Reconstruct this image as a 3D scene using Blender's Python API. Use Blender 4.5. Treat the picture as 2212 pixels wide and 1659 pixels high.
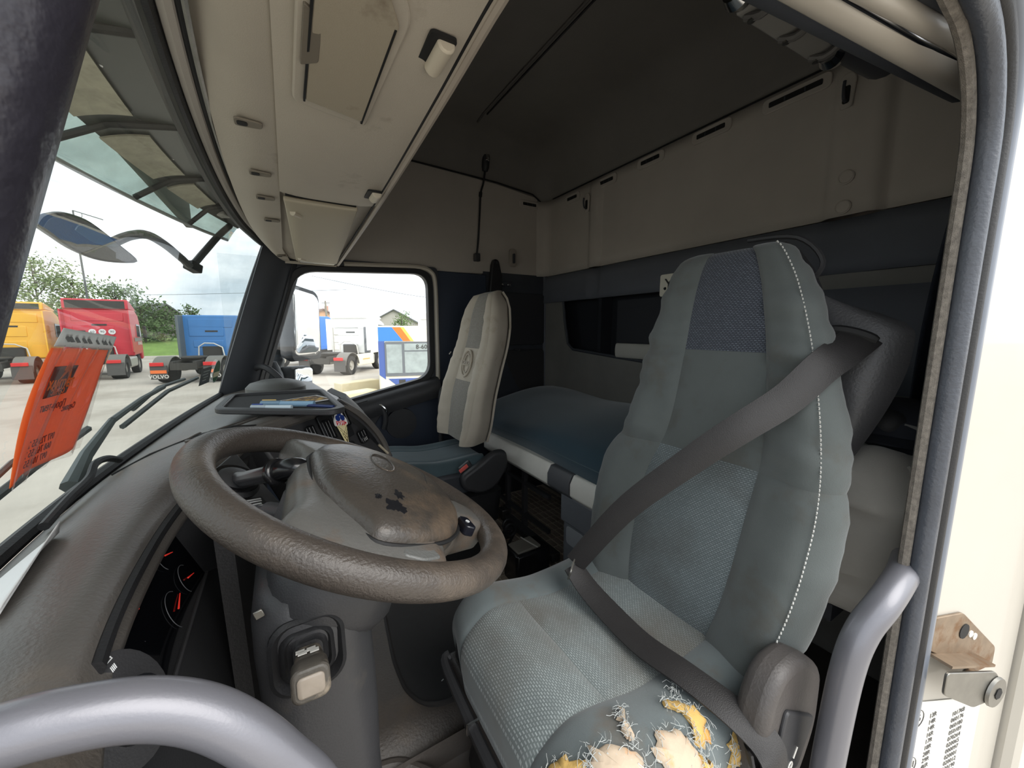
import bpy, bmesh, math, random
from mathutils import Vector, Matrix, noise as mn
for o in list(bpy.data.objects): bpy.data.objects.remove(o)
S = bpy.context.scene; COL = S.collection
rnd = random.Random(7)
# ------------------------------------------------------------------ camera
FOC = 830.0
yaw, pitch = math.radians(30.8), math.radians(8.0)
fw = Vector((math.sin(yaw)*math.cos(pitch), math.cos(yaw)*math.cos(pitch), -math.sin(pitch)))
cam = bpy.data.cameras.new('camera'); co = bpy.data.objects.new('camera', cam); COL.objects.link(co)
co.location = (0, 0, 1.12); co.rotation_euler = fw.to_track_quat('-Z', 'Y').to_euler()
cam.sensor_fit = 'HORIZONTAL'; cam.sensor_width = 36; cam.lens = FOC/2212*36; cam.clip_start = .01; cam.clip_end = 500
S.camera = co
# ------------------------------------------------------------------ sky, sun, exposure
w = bpy.data.worlds.new('overcast_sky'); S.world = w; w.use_nodes = True
nt = w.node_tree; nt.nodes.clear()
def wn(t, **k):
    n = nt.nodes.new(t)
    for a, b in k.items(): setattr(n, a, b)
    return n
wo = wn('ShaderNodeOutputWorld'); bg = wn('ShaderNodeBackground'); tc = wn('ShaderNodeTexCoord')
mp = wn('ShaderNodeMapping'); mp.inputs['Scale'].default_value = (1.6, 1.6, 4.5)
nz = wn('ShaderNodeTexNoise'); nz.inputs['Scale'].default_value = 1.7; nz.inputs['Detail'].default_value = 6; nz.inputs['Roughness'].default_value = .55
cr_ = wn('ShaderNodeValToRGB')
cr_.color_ramp.elements[0].position = .36; cr_.color_ramp.elements[0].color = (.50, .57, .63, 1)
cr_.color_ramp.elements[1].position = .60; cr_.color_ramp.elements[1].color = (.97, .98, 1.0, 1)
nt.links.new(tc.outputs['Generated'], mp.inputs[0]); nt.links.new(mp.outputs[0], nz.inputs[0])
nt.links.new(nz.outputs['Fac'], cr_.inputs[0]); nt.links.new(cr_.outputs[0], bg.inputs[0]); nt.links.new(bg.outputs[0], wo.inputs[0])
bg.inputs[1].default_value = 1.35
sun = bpy.data.lights.new('hazy_sun', 'SUN'); so = bpy.data.objects.new('hazy_sun', sun); COL.objects.link(so)
sun.energy = 1.6; sun.angle = math.radians(50); sun.color = (1, .96, .9)
so.rotation_euler = Vector((-.28, .62, -.72)).to_track_quat('-Z', 'Y').to_euler(); so.location = (0, -5, 6)
vs = S.view_settings; vs.view_transform = 'Standard'; vs.look = 'None'; vs.gamma = 1; vs.exposure = 1.0; vs.use_curve_mapping = False
# ------------------------------------------------------------------ helpers
def lin(c):
    return tuple(((v/255)/12.92 if v/255 <= .04045 else ((v/255+.055)/1.055)**2.4) for v in c)
MATS = {}
def M(name, rgb, rough=.6, metal=0., bump=None, var=None, spec=.5, coat=0., emit=None, stain=None, alpha=None, sheen=0.):
    """rgb in sRGB 0-255; bump=(scale,strength); var=(scale,amount); stain=(rgb,scale,lo,hi)"""
    if name in MATS: return MATS[name]
    m = bpy.data.materials.new(name); m.use_nodes = True; t = m.node_tree; b = t.nodes['Principled BSDF']
    c = lin(rgb); b.inputs['Base Color'].default_value = (*c, 1); b.inputs['Roughness'].default_value = rough
    b.inputs['Metallic'].default_value = metal; b.inputs['Specular IOR Level'].default_value = spec
    if coat: b.inputs['Coat Weight'].default_value = coat
    if sheen: b.inputs['Sheen Weight'].default_value = sheen
    if emit: b.inputs['Emission Color'].default_value = (*lin(emit[0]), 1); b.inputs['Emission Strength'].default_value = emit[1]
    tc = t.nodes.new('ShaderNodeTexCoord')
    src = None
    def noise(sc, det=4, ro=.6):
        n = t.nodes.new('ShaderNodeTexNoise'); n.inputs['Scale'].default_value = sc; n.inputs['Detail'].default_value = det
        n.inputs['Roughness'].default_value = ro; t.links.new(tc.outputs['Object'], n.inputs['Vector']); return n
    def mix(fac, a, bcol):
        x = t.nodes.new('ShaderNodeMix'); x.data_type = 'RGBA'
        t.links.new(fac, x.inputs[0])
        if a is None: x.inputs[6].default_value = (*c, 1)
        else: t.links.new(a, x.inputs[6])
        x.inputs[7].default_value = (*bcol, 1); return x.outputs[2]
    def ramp(s, lo, hi):
        r = t.nodes.new('ShaderNodeMapRange'); r.inputs[1].default_value = lo; r.inputs[2].default_value = hi; t.links.new(s, r.inputs[0]); return r.outputs[0]
    if var:
        n = noise(var[0]); src = mix(ramp(n.outputs['Fac'], .3, .7), src, tuple(v*(1-var[1]) for v in c))
    if stain:
        n = noise(stain[1], 5, .65); src = mix(ramp(n.outputs['Fac'], stain[2], stain[3]), src, lin(stain[0]))
    if src is not None: t.links.new(src, b.inputs['Base Color'])
    if bump:
        n = noise(bump[0], 3, .5); bp = t.nodes.new('ShaderNodeBump'); bp.inputs['Strength'].default_value = bump[1]; bp.inputs['Distance'].default_value = .0015
        t.links.new(n.outputs['Fac'], bp.inputs['Height']); t.links.new(bp.outputs[0], b.inputs['Normal'])
    MATS[name] = m; return m
def glassmat(name, tint=(1, 1, 1), gloss=.06, dirt=0., dirtc=(200, 198, 190), rough=0., dscale=6):
    if name in MATS: return MATS[name]
    m = bpy.data.materials.new(name); m.use_nodes = True; t = m.node_tree; t.nodes.clear()
    out = t.nodes.new('ShaderNodeOutputMaterial'); tr = t.nodes.new('ShaderNodeBsdfTransparent'); tr.inputs[0].default_value = (*tint, 1)
    gl = t.nodes.new('ShaderNodeBsdfGlossy'); gl.inputs['Roughness'].default_value = rough
    fr = t.nodes.new('ShaderNodeLayerWeight'); fr.inputs[0].default_value = .5
    pw = t.nodes.new('ShaderNodeMath'); pw.operation = 'POWER'; pw.inputs[1].default_value = 4.; t.links.new(fr.outputs['Facing'], pw.inputs[0])
    mu = t.nodes.new('ShaderNodeMath'); mu.operation = 'MULTIPLY_ADD'; mu.inputs[1].default_value = .35; mu.inputs[2].default_value = gloss
    mu.use_clamp = True; t.links.new(pw.outputs[0], mu.inputs[0])
    mx = t.nodes.new('ShaderNodeMixShader'); t.links.new(mu.outputs[0], mx.inputs[0]); t.links.new(tr.outputs[0], mx.inputs[1]); t.links.new(gl.outputs[0], mx.inputs[2])
    last = mx
    if dirt:
        tc = t.nodes.new('ShaderNodeTexCoord'); n = t.nodes.new('ShaderNodeTexNoise'); n.inputs['Scale'].default_value = dscale; n.inputs['Detail'].default_value = 8; n.inputs['Roughness'].default_value = .7
        t.links.new(tc.outputs['Object'], n.inputs['Vector'])
        r = t.nodes.new('ShaderNodeMapRange'); r.inputs[1].default_value = .3; r.inputs[2].default_value = .8; r.inputs[3].default_value = dirt*.3; r.inputs[4].default_value = dirt*1.8
        t.links.new(n.outputs['Fac'], r.inputs[0])
        d = t.nodes.new('ShaderNodeBsdfDiffuse'); d.inputs[0].default_value = (*lin(dirtc), 1)
        m2 = t.nodes.new('ShaderNodeMixShader'); t.links.new(r.outputs[0], m2.inputs[0]); t.links.new(mx.outputs[0], m2.inputs[1]); t.links.new(d.outputs[0], m2.inputs[2]); last = m2
    t.links.new(last.outputs[0], out.inputs[0]); MATS[name] = m; return m
V = Vector
def paper(name, rgb, tr=.55):
    m = bpy.data.materials.new(name); m.use_nodes = True; t = m.node_tree; t.nodes.clear(); out = t.nodes.new('ShaderNodeOutputMaterial')
    a = t.nodes.new('ShaderNodeBsdfDiffuse'); b = t.nodes.new('ShaderNodeBsdfTranslucent'); x = t.nodes.new('ShaderNodeMixShader'); x.inputs[0].default_value = tr
    for n in (a, b): n.inputs[0].default_value = (*lin(rgb), 1)
    t.links.new(a.outputs[0], x.inputs[1]); t.links.new(b.outputs[0], x.inputs[2]); t.links.new(x.outputs[0], out.inputs[0]); return m
def cr(pts, n):
    """Catmull-Rom resample of a list of tuples to n points"""
    P = [V(p) if len(p) == 3 else V((*p, 0)) for p in pts]; k = len(P)-1; out = []
    for i in range(n):
        s = i/(n-1)*k; j = min(int(s), k-1); f = s-j
        a = P[max(j-1, 0)]; b = P[j]; c = P[j+1]; d = P[min(j+2, k)]
        out.append(.5*((2*b)+(c-a)*f+(2*a-5*b+4*c-d)*f*f+(3*b-a-3*c+d)*f**3))
    return out
def li(x, xs, ys):
    if x <= xs[0]: return ys[0]
    for i in range(len(xs)-1):
        if x <= xs[i+1]: return ys[i]+(ys[i+1]-ys[i])*(x-xs[i])/(xs[i+1]-xs[i])
    return ys[-1]
def sm(x, xs, ys):   # smooth 1-d interpolation
    if x <= xs[0]: return ys[0]
    if x >= xs[-1]: return ys[-1]
    for i in range(len(xs)-1):
        if x <= xs[i+1]:
            h = xs[i+1]-xs[i]; f = (x-xs[i])/h
            def sl(j):
                if j <= 0: return (ys[1]-ys[0])/(xs[1]-xs[0])
                if j >= len(xs)-1: return (ys[-1]-ys[-2])/(xs[-1]-xs[-2])
                return (ys[j+1]-ys[j-1])/(xs[j+1]-xs[j-1])
            a, b = sl(i)*h, sl(i+1)*h
            return (2*f**3-3*f*f+1)*ys[i]+(f**3-2*f*f+f)*a+(-2*f**3+3*f*f)*ys[i+1]+(f**3-f*f)*b
def rrect(w, h, r, n=4):
    out = []
    for cx, cy, a0 in ((w/2-r, h/2-r, 0), (-w/2+r, h/2-r, 90), (-w/2+r, -h/2+r, 180), (w/2-r, -h/2+r, 270)):
        for i in range(n+1):
            a = math.radians(a0+90*i/n); out.append((cx+r*math.cos(a), cy+r*math.sin(a)))
    return out
def rpoly(pts, r, n=4):
    """round the corners of a 2-d polygon"""
    out = []; k = len(pts)
    for i in range(k):
        p = V(pts[i]).to_2d(); a = (V(pts[i-1]).to_2d()-p); b = (V(pts[(i+1) % k]).to_2d()-p)
        q = min(r, a.length*.45, b.length*.45); a = p+a.normalized()*q; b = p+b.normalized()*q
        for j in range(n+1):
            f = j/n; out.append(tuple((1-f)**2*a+2*f*(1-f)*p+f*f*b))
    return out
class G:
    def __init__(s): s.v = []; s.f = []
    def add(s, vs, fs):
        n = len(s.v); s.v += [V(p) for p in vs]; s.f += [tuple(i+n for i in f) for f in fs]; return s
    def box(s, x0, x1, y0, y1, z0, z1):
        return s.add([(x0, y0, z0), (x1, y0, z0), (x1, y1, z0), (x0, y1, z0), (x0, y0, z1), (x1, y0, z1), (x1, y1, z1), (x0, y1, z1)],
                     [(0, 3, 2, 1), (4, 5, 6, 7), (0, 1, 5, 4), (1, 2, 6, 5), (2, 3, 7, 6), (3, 0, 4, 7)])
    def obox(s, c, size, ux, uy=None, uz=None):
        ux = V(ux).normalized(); uy = V(uy).normalized(); uz = ux.cross(uy).normalized(); uy = uz.cross(ux)
        a, b, d = ux*size[0]/2, uy*size[1]/2, uz*size[2]/2; c = V(c)
        q = [c+a*i+b*j+d*k for k in (-1, 1) for i, j in ((-1, -1), (1, -1), (1, 1), (-1, 1))]
        return s.add(q, [(0, 3, 2, 1), (4, 5, 6, 7), (0, 1, 5, 4), (1, 2, 6, 5), (2, 3, 7, 6), (3, 0, 4, 7)])
    def loft(s, rings, closed=True, cap=True):
        n = len(rings[0]); vs = [p for r in rings for p in r]; fs = []
        for i in range(len(rings)-1):
            for j in range(n if closed else n-1):
                k = (j+1) % n; fs.append((i*n+j, i*n+k, (i+1)*n+k, (i+1)*n+j))
        if cap and closed:
            fs.append(tuple(range(n-1, -1, -1))); fs.append(tuple((len(rings)-1)*n+j for j in range(n)))
        return s.add(vs, fs)
    def tube(s, pts, r, n=10, cap=True, closed=False, sq=1.):
        P = [V(p) for p in pts]; k = len(P); rings = []; up = None
        for i in range(k):
            if closed: t = (P[(i+1) % k]-P[i-1]).normalized()
            else: t = (P[min(i+1, k-1)]-P[max(i-1, 0)]).normalized()
            if up is None:
                up = V((0, 0, 1)) if abs(t.z) < .9 else V((1, 0, 0))
            up = (up-t*up.dot(t)).normalized(); sd = t.cross(up)
            rr = r[i] if isinstance(r, (list, tuple)) else r
            rings.append([P[i]+(up*math.cos(2*math.pi*j/n)*sq+sd*math.sin(2*math.pi*j/n))*rr for j in range(n)])
        if closed: rings.append(rings[0])
        return s.loft(rings, True, cap and not closed)
    def prism(s, poly, o, ux, uy, d):
        """2-d polygon in plane (o,ux,uy), extruded along ux x uy by d"""
        o = V(o); ux = V(ux).normalized(); uy = V(uy); uz = ux.cross(uy).normalized(); uy = uz.cross(ux)
        a = [o+ux*p[0]+uy*p[1] for p in poly]; b = [p+uz*d for p in a]
        return s.loft([a, b])
    def lathe(s, prof, o, ax, n=24):
        o = V(o); ax = V(ax).normalized(); t = V((0, 0, 1)) if abs(ax.z) < .9 else V((1, 0, 0)); a = ax.cross(t).normalized(); b = ax.cross(a)
        return s.loft([[o+ax*h+(a*math.cos(2*math.pi*j/n)+b*math.sin(2*math.pi*j/n))*r for j in range(n)] for r, h in prof])
    def grid(s, fn, nu, nv):
        vs = [V(fn(i/(nu-1), j/(nv-1))) for j in range(nv) for i in range(nu)]
        return s.add(vs, [(j*nu+i, j*nu+i+1, (j+1)*nu+i+1, (j+1)*nu+i) for j in range(nv-1) for i in range(nu-1)])
    def slab(s, fn, nu, nv, t):
        """closed solid: grid and a copy pushed t along -normal"""
        def P(i, j): return V(fn(i/(nu-1), j/(nv-1)))
        top = [P(i, j) for j in range(nv) for i in range(nu)]; bot = []
        for j in range(nv):
            for i in range(nu):
                du = top[j*nu+min(i+1, nu-1)]-top[j*nu+max(i-1, 0)]; dv = top[min(j+1, nv-1)*nu+i]-top[max(j-1, 0)*nu+i]
                bot.append(top[j*nu+i]-du.cross(dv).normalized()*t)
        N = nu*nv; fs = []
        for j in range(nv-1):
            for i in range(nu-1):
                a, b, c, d = j*nu+i, j*nu+i+1, (j+1)*nu+i+1, (j+1)*nu+i
                fs += [(a, b, c, d), (N+a, N+d, N+c, N+b)]
        for i in range(nu-1):
            a, b = i, i+1; fs.append((b, a, N+a, N+b)); a, b = (nv-1)*nu+i, (nv-1)*nu+i+1; fs.append((a, b, N+b, N+a))
        for j in range(nv-1):
            a, b = j*nu, (j+1)*nu; fs.append((a, b, N+b, N+a)); a, b = j*nu+nu-1, (j+1)*nu+nu-1; fs.append((b, a, N+a, N+b))
        return s.add(top+bot, fs)
WL = {}
def props(o, label=None, cat=None, group=None, kind=None):
    if label: o['label'] = label
    if cat: o['category'] = cat
    if group: o['group'] = group
    if kind: o['kind'] = kind
def empty(name, loc, label, cat, group=None, kind=None):
    o = bpy.data.objects.new(name, None); o.empty_display_size = .05; COL.objects.link(o); o.location = loc; WL[o] = V(loc); props(o, label, cat, group, kind); return o
def obj(name, g, mat, parent=None, label=None, cat=None, group=None, kind=None, bevel=0, seg=2, smooth=35, sub=0, solid=0, fix=True):
    me = bpy.data.meshes.new(name); vs = g.v
    lo = V((min(p[i] for p in vs) for i in range(3))); hi = V((max(p[i] for p in vs) for i in range(3)))
    og = V(((lo.x+hi.x)/2, (lo.y+hi.y)/2, lo.z))
    me.from_pydata([p-og for p in vs], [], g.f)
    if fix:
        bm = bmesh.new(); bm.from_mesh(me); bmesh.ops.remove_doubles(bm, verts=bm.verts, dist=1e-6); bmesh.ops.recalc_face_normals(bm, faces=bm.faces); bm.to_mesh(me); bm.free()
    me.update()
    if smooth:
        me.shade_smooth()
        if smooth < 180: me.set_sharp_from_angle(angle=math.radians(smooth))
    o = bpy.data.objects.new(name, me); COL.objects.link(o)
    for m in (mat if isinstance(mat, (list, tuple)) else [mat]): me.materials.append(m)
    if parent: o.parent = parent; o.location = og-WL[parent]
    else: o.location = og
    WL[o] = og; props(o, label, cat, group, kind)
    if solid: md = o.modifiers.new('solid', 'SOLIDIFY'); md.thickness = solid; md.offset = -1
    if bevel: md = o.modifiers.new('bevel', 'BEVEL'); md.width = bevel; md.segments = seg; md.limit_method = 'ANGLE'; md.angle_limit = math.radians(40)
    if sub: md = o.modifiers.new('sub', 'SUBSURF'); md.levels = sub; md.render_levels = sub
    return o
def text(name, s, o, ux, uy, size, mat, parent, depth=.0006, align='CENTER', mirror=False, bold=0):
    cu = bpy.data.curves.new('t', 'FONT'); cu.body = s; cu.size = size; cu.align_x = align; cu.align_y = 'CENTER'; cu.extrude = depth; cu.offset = bold; cu.resolution_u = 2
    t = bpy.data.objects.new('t', cu); COL.objects.link(t); bpy.context.view_layer.update()
    me = bpy.data.meshes.new_from_object(t.evaluated_get(bpy.context.evaluated_depsgraph_get()))
    bpy.data.objects.remove(t); bpy.data.curves.remove(cu)
    ux = V(ux).normalized(); uz = ux.cross(V(uy)).normalized(); uy = uz.cross(ux); g = G(); o = V(o); sx = -1 if mirror else 1
    g.add([o+ux*v.co.x*sx+uy*v.co.y+uz*v.co.z for v in me.vertices], [tuple(p.vertices) for p in me.polygons]); bpy.data.meshes.remove(me)
    return obj(name, g, mat, parent, smooth=0)
# ------------------------------------------------------------------ shared materials
black = M('black_plastic', (54, 54, 56), .5, bump=(420, .25), var=(9, .25))
dashm = M('dash_vinyl', (94, 90, 86), .42, bump=(260, .45), var=(5, .3), stain=((110, 98, 86), 4, .54, .75))
darktrim = M('dark_trim', (58, 61, 67), .55, bump=(400, .2), var=(6, .25))
bluetrim = M('dark_blue_trim', (44, 52, 66), .55, bump=(400, .2))
rubber = M('black_rubber', (26, 26, 28), .55, bump=(300, .3))
beige = M('header_beige', (184, 175, 161), .62, bump=(500, .25), var=(4, .1), stain=((112, 96, 78), 5, .62, .8))
greytrim = M('grey_beige_trim', (180, 173, 164), .7, bump=(500, .2), var=(3, .12))
roofm = M('roof_lining', (126, 122, 117), .85, bump=(300, .2), var=(3, .15))
chrome = M('chrome', (205, 205, 205), .18, 1.)
steel = M('worn_steel', (150, 148, 142), .42, 1., var=(20, .3))
white = M('white_plastic', (212, 208, 200), .45, var=(8, .08))
silver = M('silver_paint_tube', (112, 112, 118), .38, .35, bump=(600, .06), coat=.2)
wpaint = M('cream_body_paint', (182, 177, 167), .38, coat=.3, var=(3, .06), stain=((176, 164, 144), 8, .64, .82))
# ================================================================== THE CAB SHELL
fl = empty('floor', (.55, 1.1, 0), 'black rubber covered cab floor with raised engine tunnel', 'floor', kind='structure')
vinyl = M('floor_vinyl', (86, 80, 75), .5, bump=(180, .8), var=(4, .25), stain=((96, 84, 72), 5, .55, .75))
g = G().box(-.42, 1.62, .12, 2.22, -.04, 0); obj('floor_pan', g, vinyl, fl)
# engine tunnel: rounded hump beside the driver's footwell
def tun(u, v):
    y = .66+.86*u; X = -.4+1.02*v
    h = .205*min(1, max(0, (sm(u, [0, .10, .2, .85, .95, 1], [0, .75, 1, 1, .75, 0]))))
    h *= sm(v, [0, .8, .92, 1], [1, 1, .8, .0])
    return (X, y, h-.004)
obj('engine_tunnel', G().grid(tun, 48, 40), vinyl, fl, smooth=60)
# black carpet on the tunnel, with a sewn edge
carp = M('black_carpet', (24, 24, 25), .95, bump=(900, .6), var=(60, .4), sheen=.2)
oc = [(.235, 1.30), (.205, .98), (.21, .88), (.235, .825), (.28, .80), (.36, .80), (.52, .82), (.54, .9), (.54, 1.30)]
oc2 = rpoly(oc, .06, 5)
t_ = empty('tunnel_mat', (.38, 1.05, .2), 'black carpet mat with sewn edge on the engine tunnel', 'mat')
obj('carpet', G().prism(oc2, (0, 0, .198), (1, 0, 0), (0, 1, 0), .009), carp, t_, bevel=.002)
obj('piping', G().tube([(p[0], p[1], .205) for p in oc2], .006, 6, closed=True), M('piping', (40, 38, 38), .6), t_)
lint = M('lint', (205, 205, 205), .8)
obj('lint', G().obox((.30, .86, .2085), (.007, .002, .001), (1, .4, 0), (-.4, 1, 0)), lint, t_)
# rolled lip of the floor covering over the footwell
obj('rolled_edge', G().tube(cr([(-.02, .86, .11), (.03, .80, .15), (.10, .765, .17), (.16, .75, .165), (.22, .70, .15), (.27, .66, .12), (.30, .60, .09)], 26), .014, 10), vinyl, fl)
obj('footwell_side', G().grid(lambda u, v: V((-.1+.62*u, .735-.02*v, .185-.19*v)), 20, 6), vinyl, fl, smooth=60)
# brick pattern rubber mat on the floor behind the seats
mt = empty('rubber_mat', (1.15, 1.75, 0), 'dusty rubber mat with raised brick pattern on the floor between the seats', 'mat')
rub2 = M('dusty_rubber', (208, 194, 176), .8, bump=(200, .4), var=(7, .35))
obj('mat_base', G().box(.72, 1.56, 1.26, 2.18, .0, .006), rub2, mt)
g = G(); X = .74; r_ = 0
pad = M('dusty_rubber_pad', (156, 144, 130), .75, bump=(200, .4), var=(9, .35))
i = 0
while X < 1.53:
    Y = 1.28+(.0)
    while Y < 2.14:
        g.box(X, X+.026, Y, Y+.058, .005, .011); Y += .068
    X += .036
obj('brick_relief', g, pad, mt, kind='stuff', smooth=0)
# ---- rear wall
RX = 1.57
wr = empty('wall_rear', (RX, 1.2, .4), 'rear cab wall with grey upper panel and dark lower trim', 'wall', kind='structure')
def rib(y):   # two pressed vertical ribs in the upper panel
    d = 0
    for c0, w0 in ((.545, .075), (1.70, .045)):
        if abs(y-c0) < w0: d = max(d, min(1, (w0-abs(y-c0))/.02))
    return d
def upp(u, v):
    y = .15+2.06*u; z = 1.475+.475*v
    r = .09; x = RX-.022*rib(y)*min(1, (1-v)*9)
    if y > 2.20-r: x -= (r-math.sqrt(max(0, r*r-(y-2.20+r)**2)))*.8
    return (x, y, z)
obj('upper_panel', G().grid(upp, 150, 10), greytrim, wr, solid=.01, smooth=60)
obj('panel_seam', G().tube([(RX-.012, y/10, 1.95) for y in range(2, 22)], .004, 6), rubber, wr)
# lower dark band and the recessed shelf
lowgrey = M('rear_felt_grey', (120, 118, 113), .9, bump=(500, .3), var=(4, .2))
band = M('rear_dark_trim', (94, 97, 104), .75, bump=(500, .2), var=(4, .15))
def lowband(u, v):
    y = .15+2.05*u; z = 1.30+.172*v
    return (RX-.008-.012*(1-v)+.012*rib(y), y, z)
obj('dark_band', G().grid(lowband, 120, 5), band, wr, solid=.012)
obj('lower_panel', G().prism(rpoly([(.15, .0), (2.2, .0), (2.2, 1.31), (1.985, 1.31), (1.94, 1.03), (1.88, 1.0), (.80, .93), (.72, 1.0), (.72, 1.31), (.15, 1.31)], .03), (RX-.002, 0, 0), (0, 1, 0), (0, 0, 1), .012), lowgrey, wr, bevel=.006)
obj('recess_frame', G().tube([(RX-.004, 1.985, 1.302), (RX-.004, 1.965, 1.18), (RX-.004, 1.93, 1.035), (RX-.004, 1.88, 1.0), (RX-.004, 1.5, .973), (RX-.004, .80, .93)], .009, 8), darktrim, wr)
dk = M('recess_dark', (24, 27, 34), .8)
obj('recess_back', G().box(RX+.09, RX+.10, .6, 2.1, .9, 1.4), dk, wr)
for y in (1.66,): obj('recess_divider', G().box(RX+.005, RX+.09, y-.012, y+.012, .95, 1.31), dk, wr)
obj('recess_pocket', G().box(RX+.03, RX+.045, .7, 1.55, .95, 1.28), M('pocket', (40, 42, 47), .8), wr)
obj('side_trim', G().grid(lambda u, v: (RX-.02-.05*math.sin(math.pi*u)*0, .14+.6*u, .93+.32*v), 4, 4), band, wr, solid=.01)
pc = obj('padded_bar', G().slab(lambda u, v: (RX-.012-.012*math.sin(math.pi*v)**.5, 1.51-.62*u, .970+.083*v), 20, 9, .03), M('light_grey_vinyl', (172, 170, 162), .55, bump=(300, .1)), None, 'light grey padded bar across the rear wall shelf recess', 'bar', bevel=.006)
# vents
def vent(y, z, L, nm, label, ax='rear'):
    e = empty('air_vent', (RX, y, z), label, 'vent', 'slot vents along the top of the cab walls')
    if ax == 'rear': o_, ux, uy, out = (RX-.0135, y, z), (0, -1, 0), (0, 0, 1), V((-1, 0, 0))
    else: o_, ux, uy, out = (y, 2.196, z), (1, 0, 0), (0, 0, 1), V((0, -1, 0))
    WL[e] = V(o_); e.location = o_
    g = G().prism(rrect(L+.05, .05, .018), V(o_)-out*.006, ux, uy, .009); obj('bezel', g, greytrim, e, bevel=.003)
    g = G().prism(rrect(L, .017, .003, 2), V(o_)+out*.003, ux, uy, .0025); obj('slot', g, M('slot_black', (14, 14, 15), .7), e)
    for k in (-.18, .2): obj('vane', G().obox(V(o_)+out*.006+V(ux)*L*k, (.004, .016, .003), ux, uy), darktrim, e)
vent(1.905, 1.903, .085, '', 'smallest slot vent of the rear wall, nearest the far corner')
vent(1.62, 1.910, .095, '', 'second slot vent from the far corner on the rear wall')
vent(1.335, 1.915, .105, '', 'third slot vent from the far corner on the rear wall')
vent(1.035, 1.917, .12, '', 'fourth slot vent on the rear wall above the driver seat')
vent(.735, 1.912, .16, '', 'widest slot vent of the rear wall, next to the coat hook')
vent(1.44, 1.923, .10, '', 'single slot vent high on the passenger side wall', 'side')
# coat hook, press studs
def hook(o_, ux, out, label):
    o_ = V(o_); out = V(out); ux = V(ux)
    e = empty('coat_hook', o_, label, 'hook')
    obj('plate', G().prism(rpoly([(-.016, -.05), (.016, -.05), (.022, .03), (.012, .05), (-.012, .05), (-.022, .03)], .01), o_, ux, (0, 0, 1), .008), greytrim, e, bevel=.003)
    obj('recess', G().prism(rrect(.018, .05, .006), o_+out*.0082-V((0, 0, .012)), ux, (0, 0, 1), .001), M('slot_black', (14, 14, 15)), e)
    obj('peg', G().tube(cr([o_+out*.006+V((0, 0, -.03)), o_+out*.024+V((0, 0, -.028)), o_+out*.03+V((0, 0, 0)), o_+out*.028+V((0, 0, .02))], 10), .0045, 8), darktrim, e)
hook((RX-.034, .578, 1.84), (0, -1, 0), (-1, 0, 0), 'grey coat hook on the rear wall beside the widest vent')
hook((RX-.034, 1.745, 1.83), (0, -1, 0), (-1, 0, 0), 'dark coat hook high on the far rib of the rear wall')
for z, lb in ((1.588, 'upper round grey press stud on the rear wall rib'), (1.50, 'lower round grey press stud on the rear wall rib')):
    obj('press_stud', G().lathe([(0, .002), (.018, .002), (.021, .005), (.021, -.012), (.017, .0075), (.0, .0085)][:0] or [(.0215, -.01), (.0215, .003), (.018, .005), (.016, .0035), (.0, .006)], (RX-.033, .558, z), (-1, 0, 0), 20), greytrim, None, lb, 'stud', 'press studs on the rear wall')
# ---- ceiling
ce = empty('ceiling', (.7, 1.2, 2.2), 'dark grey roof lining with rounded edges', 'ceiling', kind='structure')
def rring(r, z):
    x0, x1, y0, y1 = -.34+r, RX+.005-r, .16+r, 2.21-r; q = .12; out = []
    for cx, cy, a0 in ((x1-q, y1-q, 0), (x0+q, y1-q, 90), (x0+q, y0+q, 180), (x1-q, y0+q, 270)):
        for i in range(7):
            a = math.radians(a0+90*i/6); out.append(V((cx+q*math.cos(a), cy+q*math.sin(a), z)))
    return out
rings = [rring(0, 1.95)]+[rring(.22*(1-math.cos(math.pi/2*i/8)), 1.95+.26*math.sin(math.pi/2*i/8)) for i in range(1, 9)]+[rring(.5, 2.222)]
g = G(); g.loft(rings, True, False); n0 = len(g.v)-28; g.f.append(tuple(range(n0, n0+28)))
obj('roof_lining', g, roofm, ce, solid=-.012, smooth=50)
obj('roof_seam', G().tube([(.965, .35, 2.218), (.965, 1.0, 2.219), (.965, 1.9, 2.212), (.965, 1.97, 2.2)], .006, 6), M('seam_grey', (96, 92, 88), .6), ce)
obj('roof_seam', G().tube([(.985, .35, 2.218), (.985, 1.0, 2.219), (.985, 1.9, 2.212)], .004, 6), rubber, ce)
e = empty('roof_pocket', (.62, 1.62, 2.19), 'dark recessed catch in the roof behind the overhead console', 'catch')
obj('pocket_frame', G().prism(rrect(.2, .13, .03), (.60, 1.62, 2.212), (0, 1, 0), (1, 0, 0), .012), darktrim, e, bevel=.003)
obj('pocket_lid', G().prism(rrect(.17, .1, .015), (.60, 1.62, 2.199), (0, 1, 0), (1, 0, 0), .004), M('lid_dark', (60, 57, 54), .7), e)
obj('finger_slot', G().prism(rrect(.05, .03, .01), (.63, 1.67, 2.195), (0, 1, 0), (1, 0, 0), .002), M('slot_black', (14, 14, 15)), e)
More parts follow.
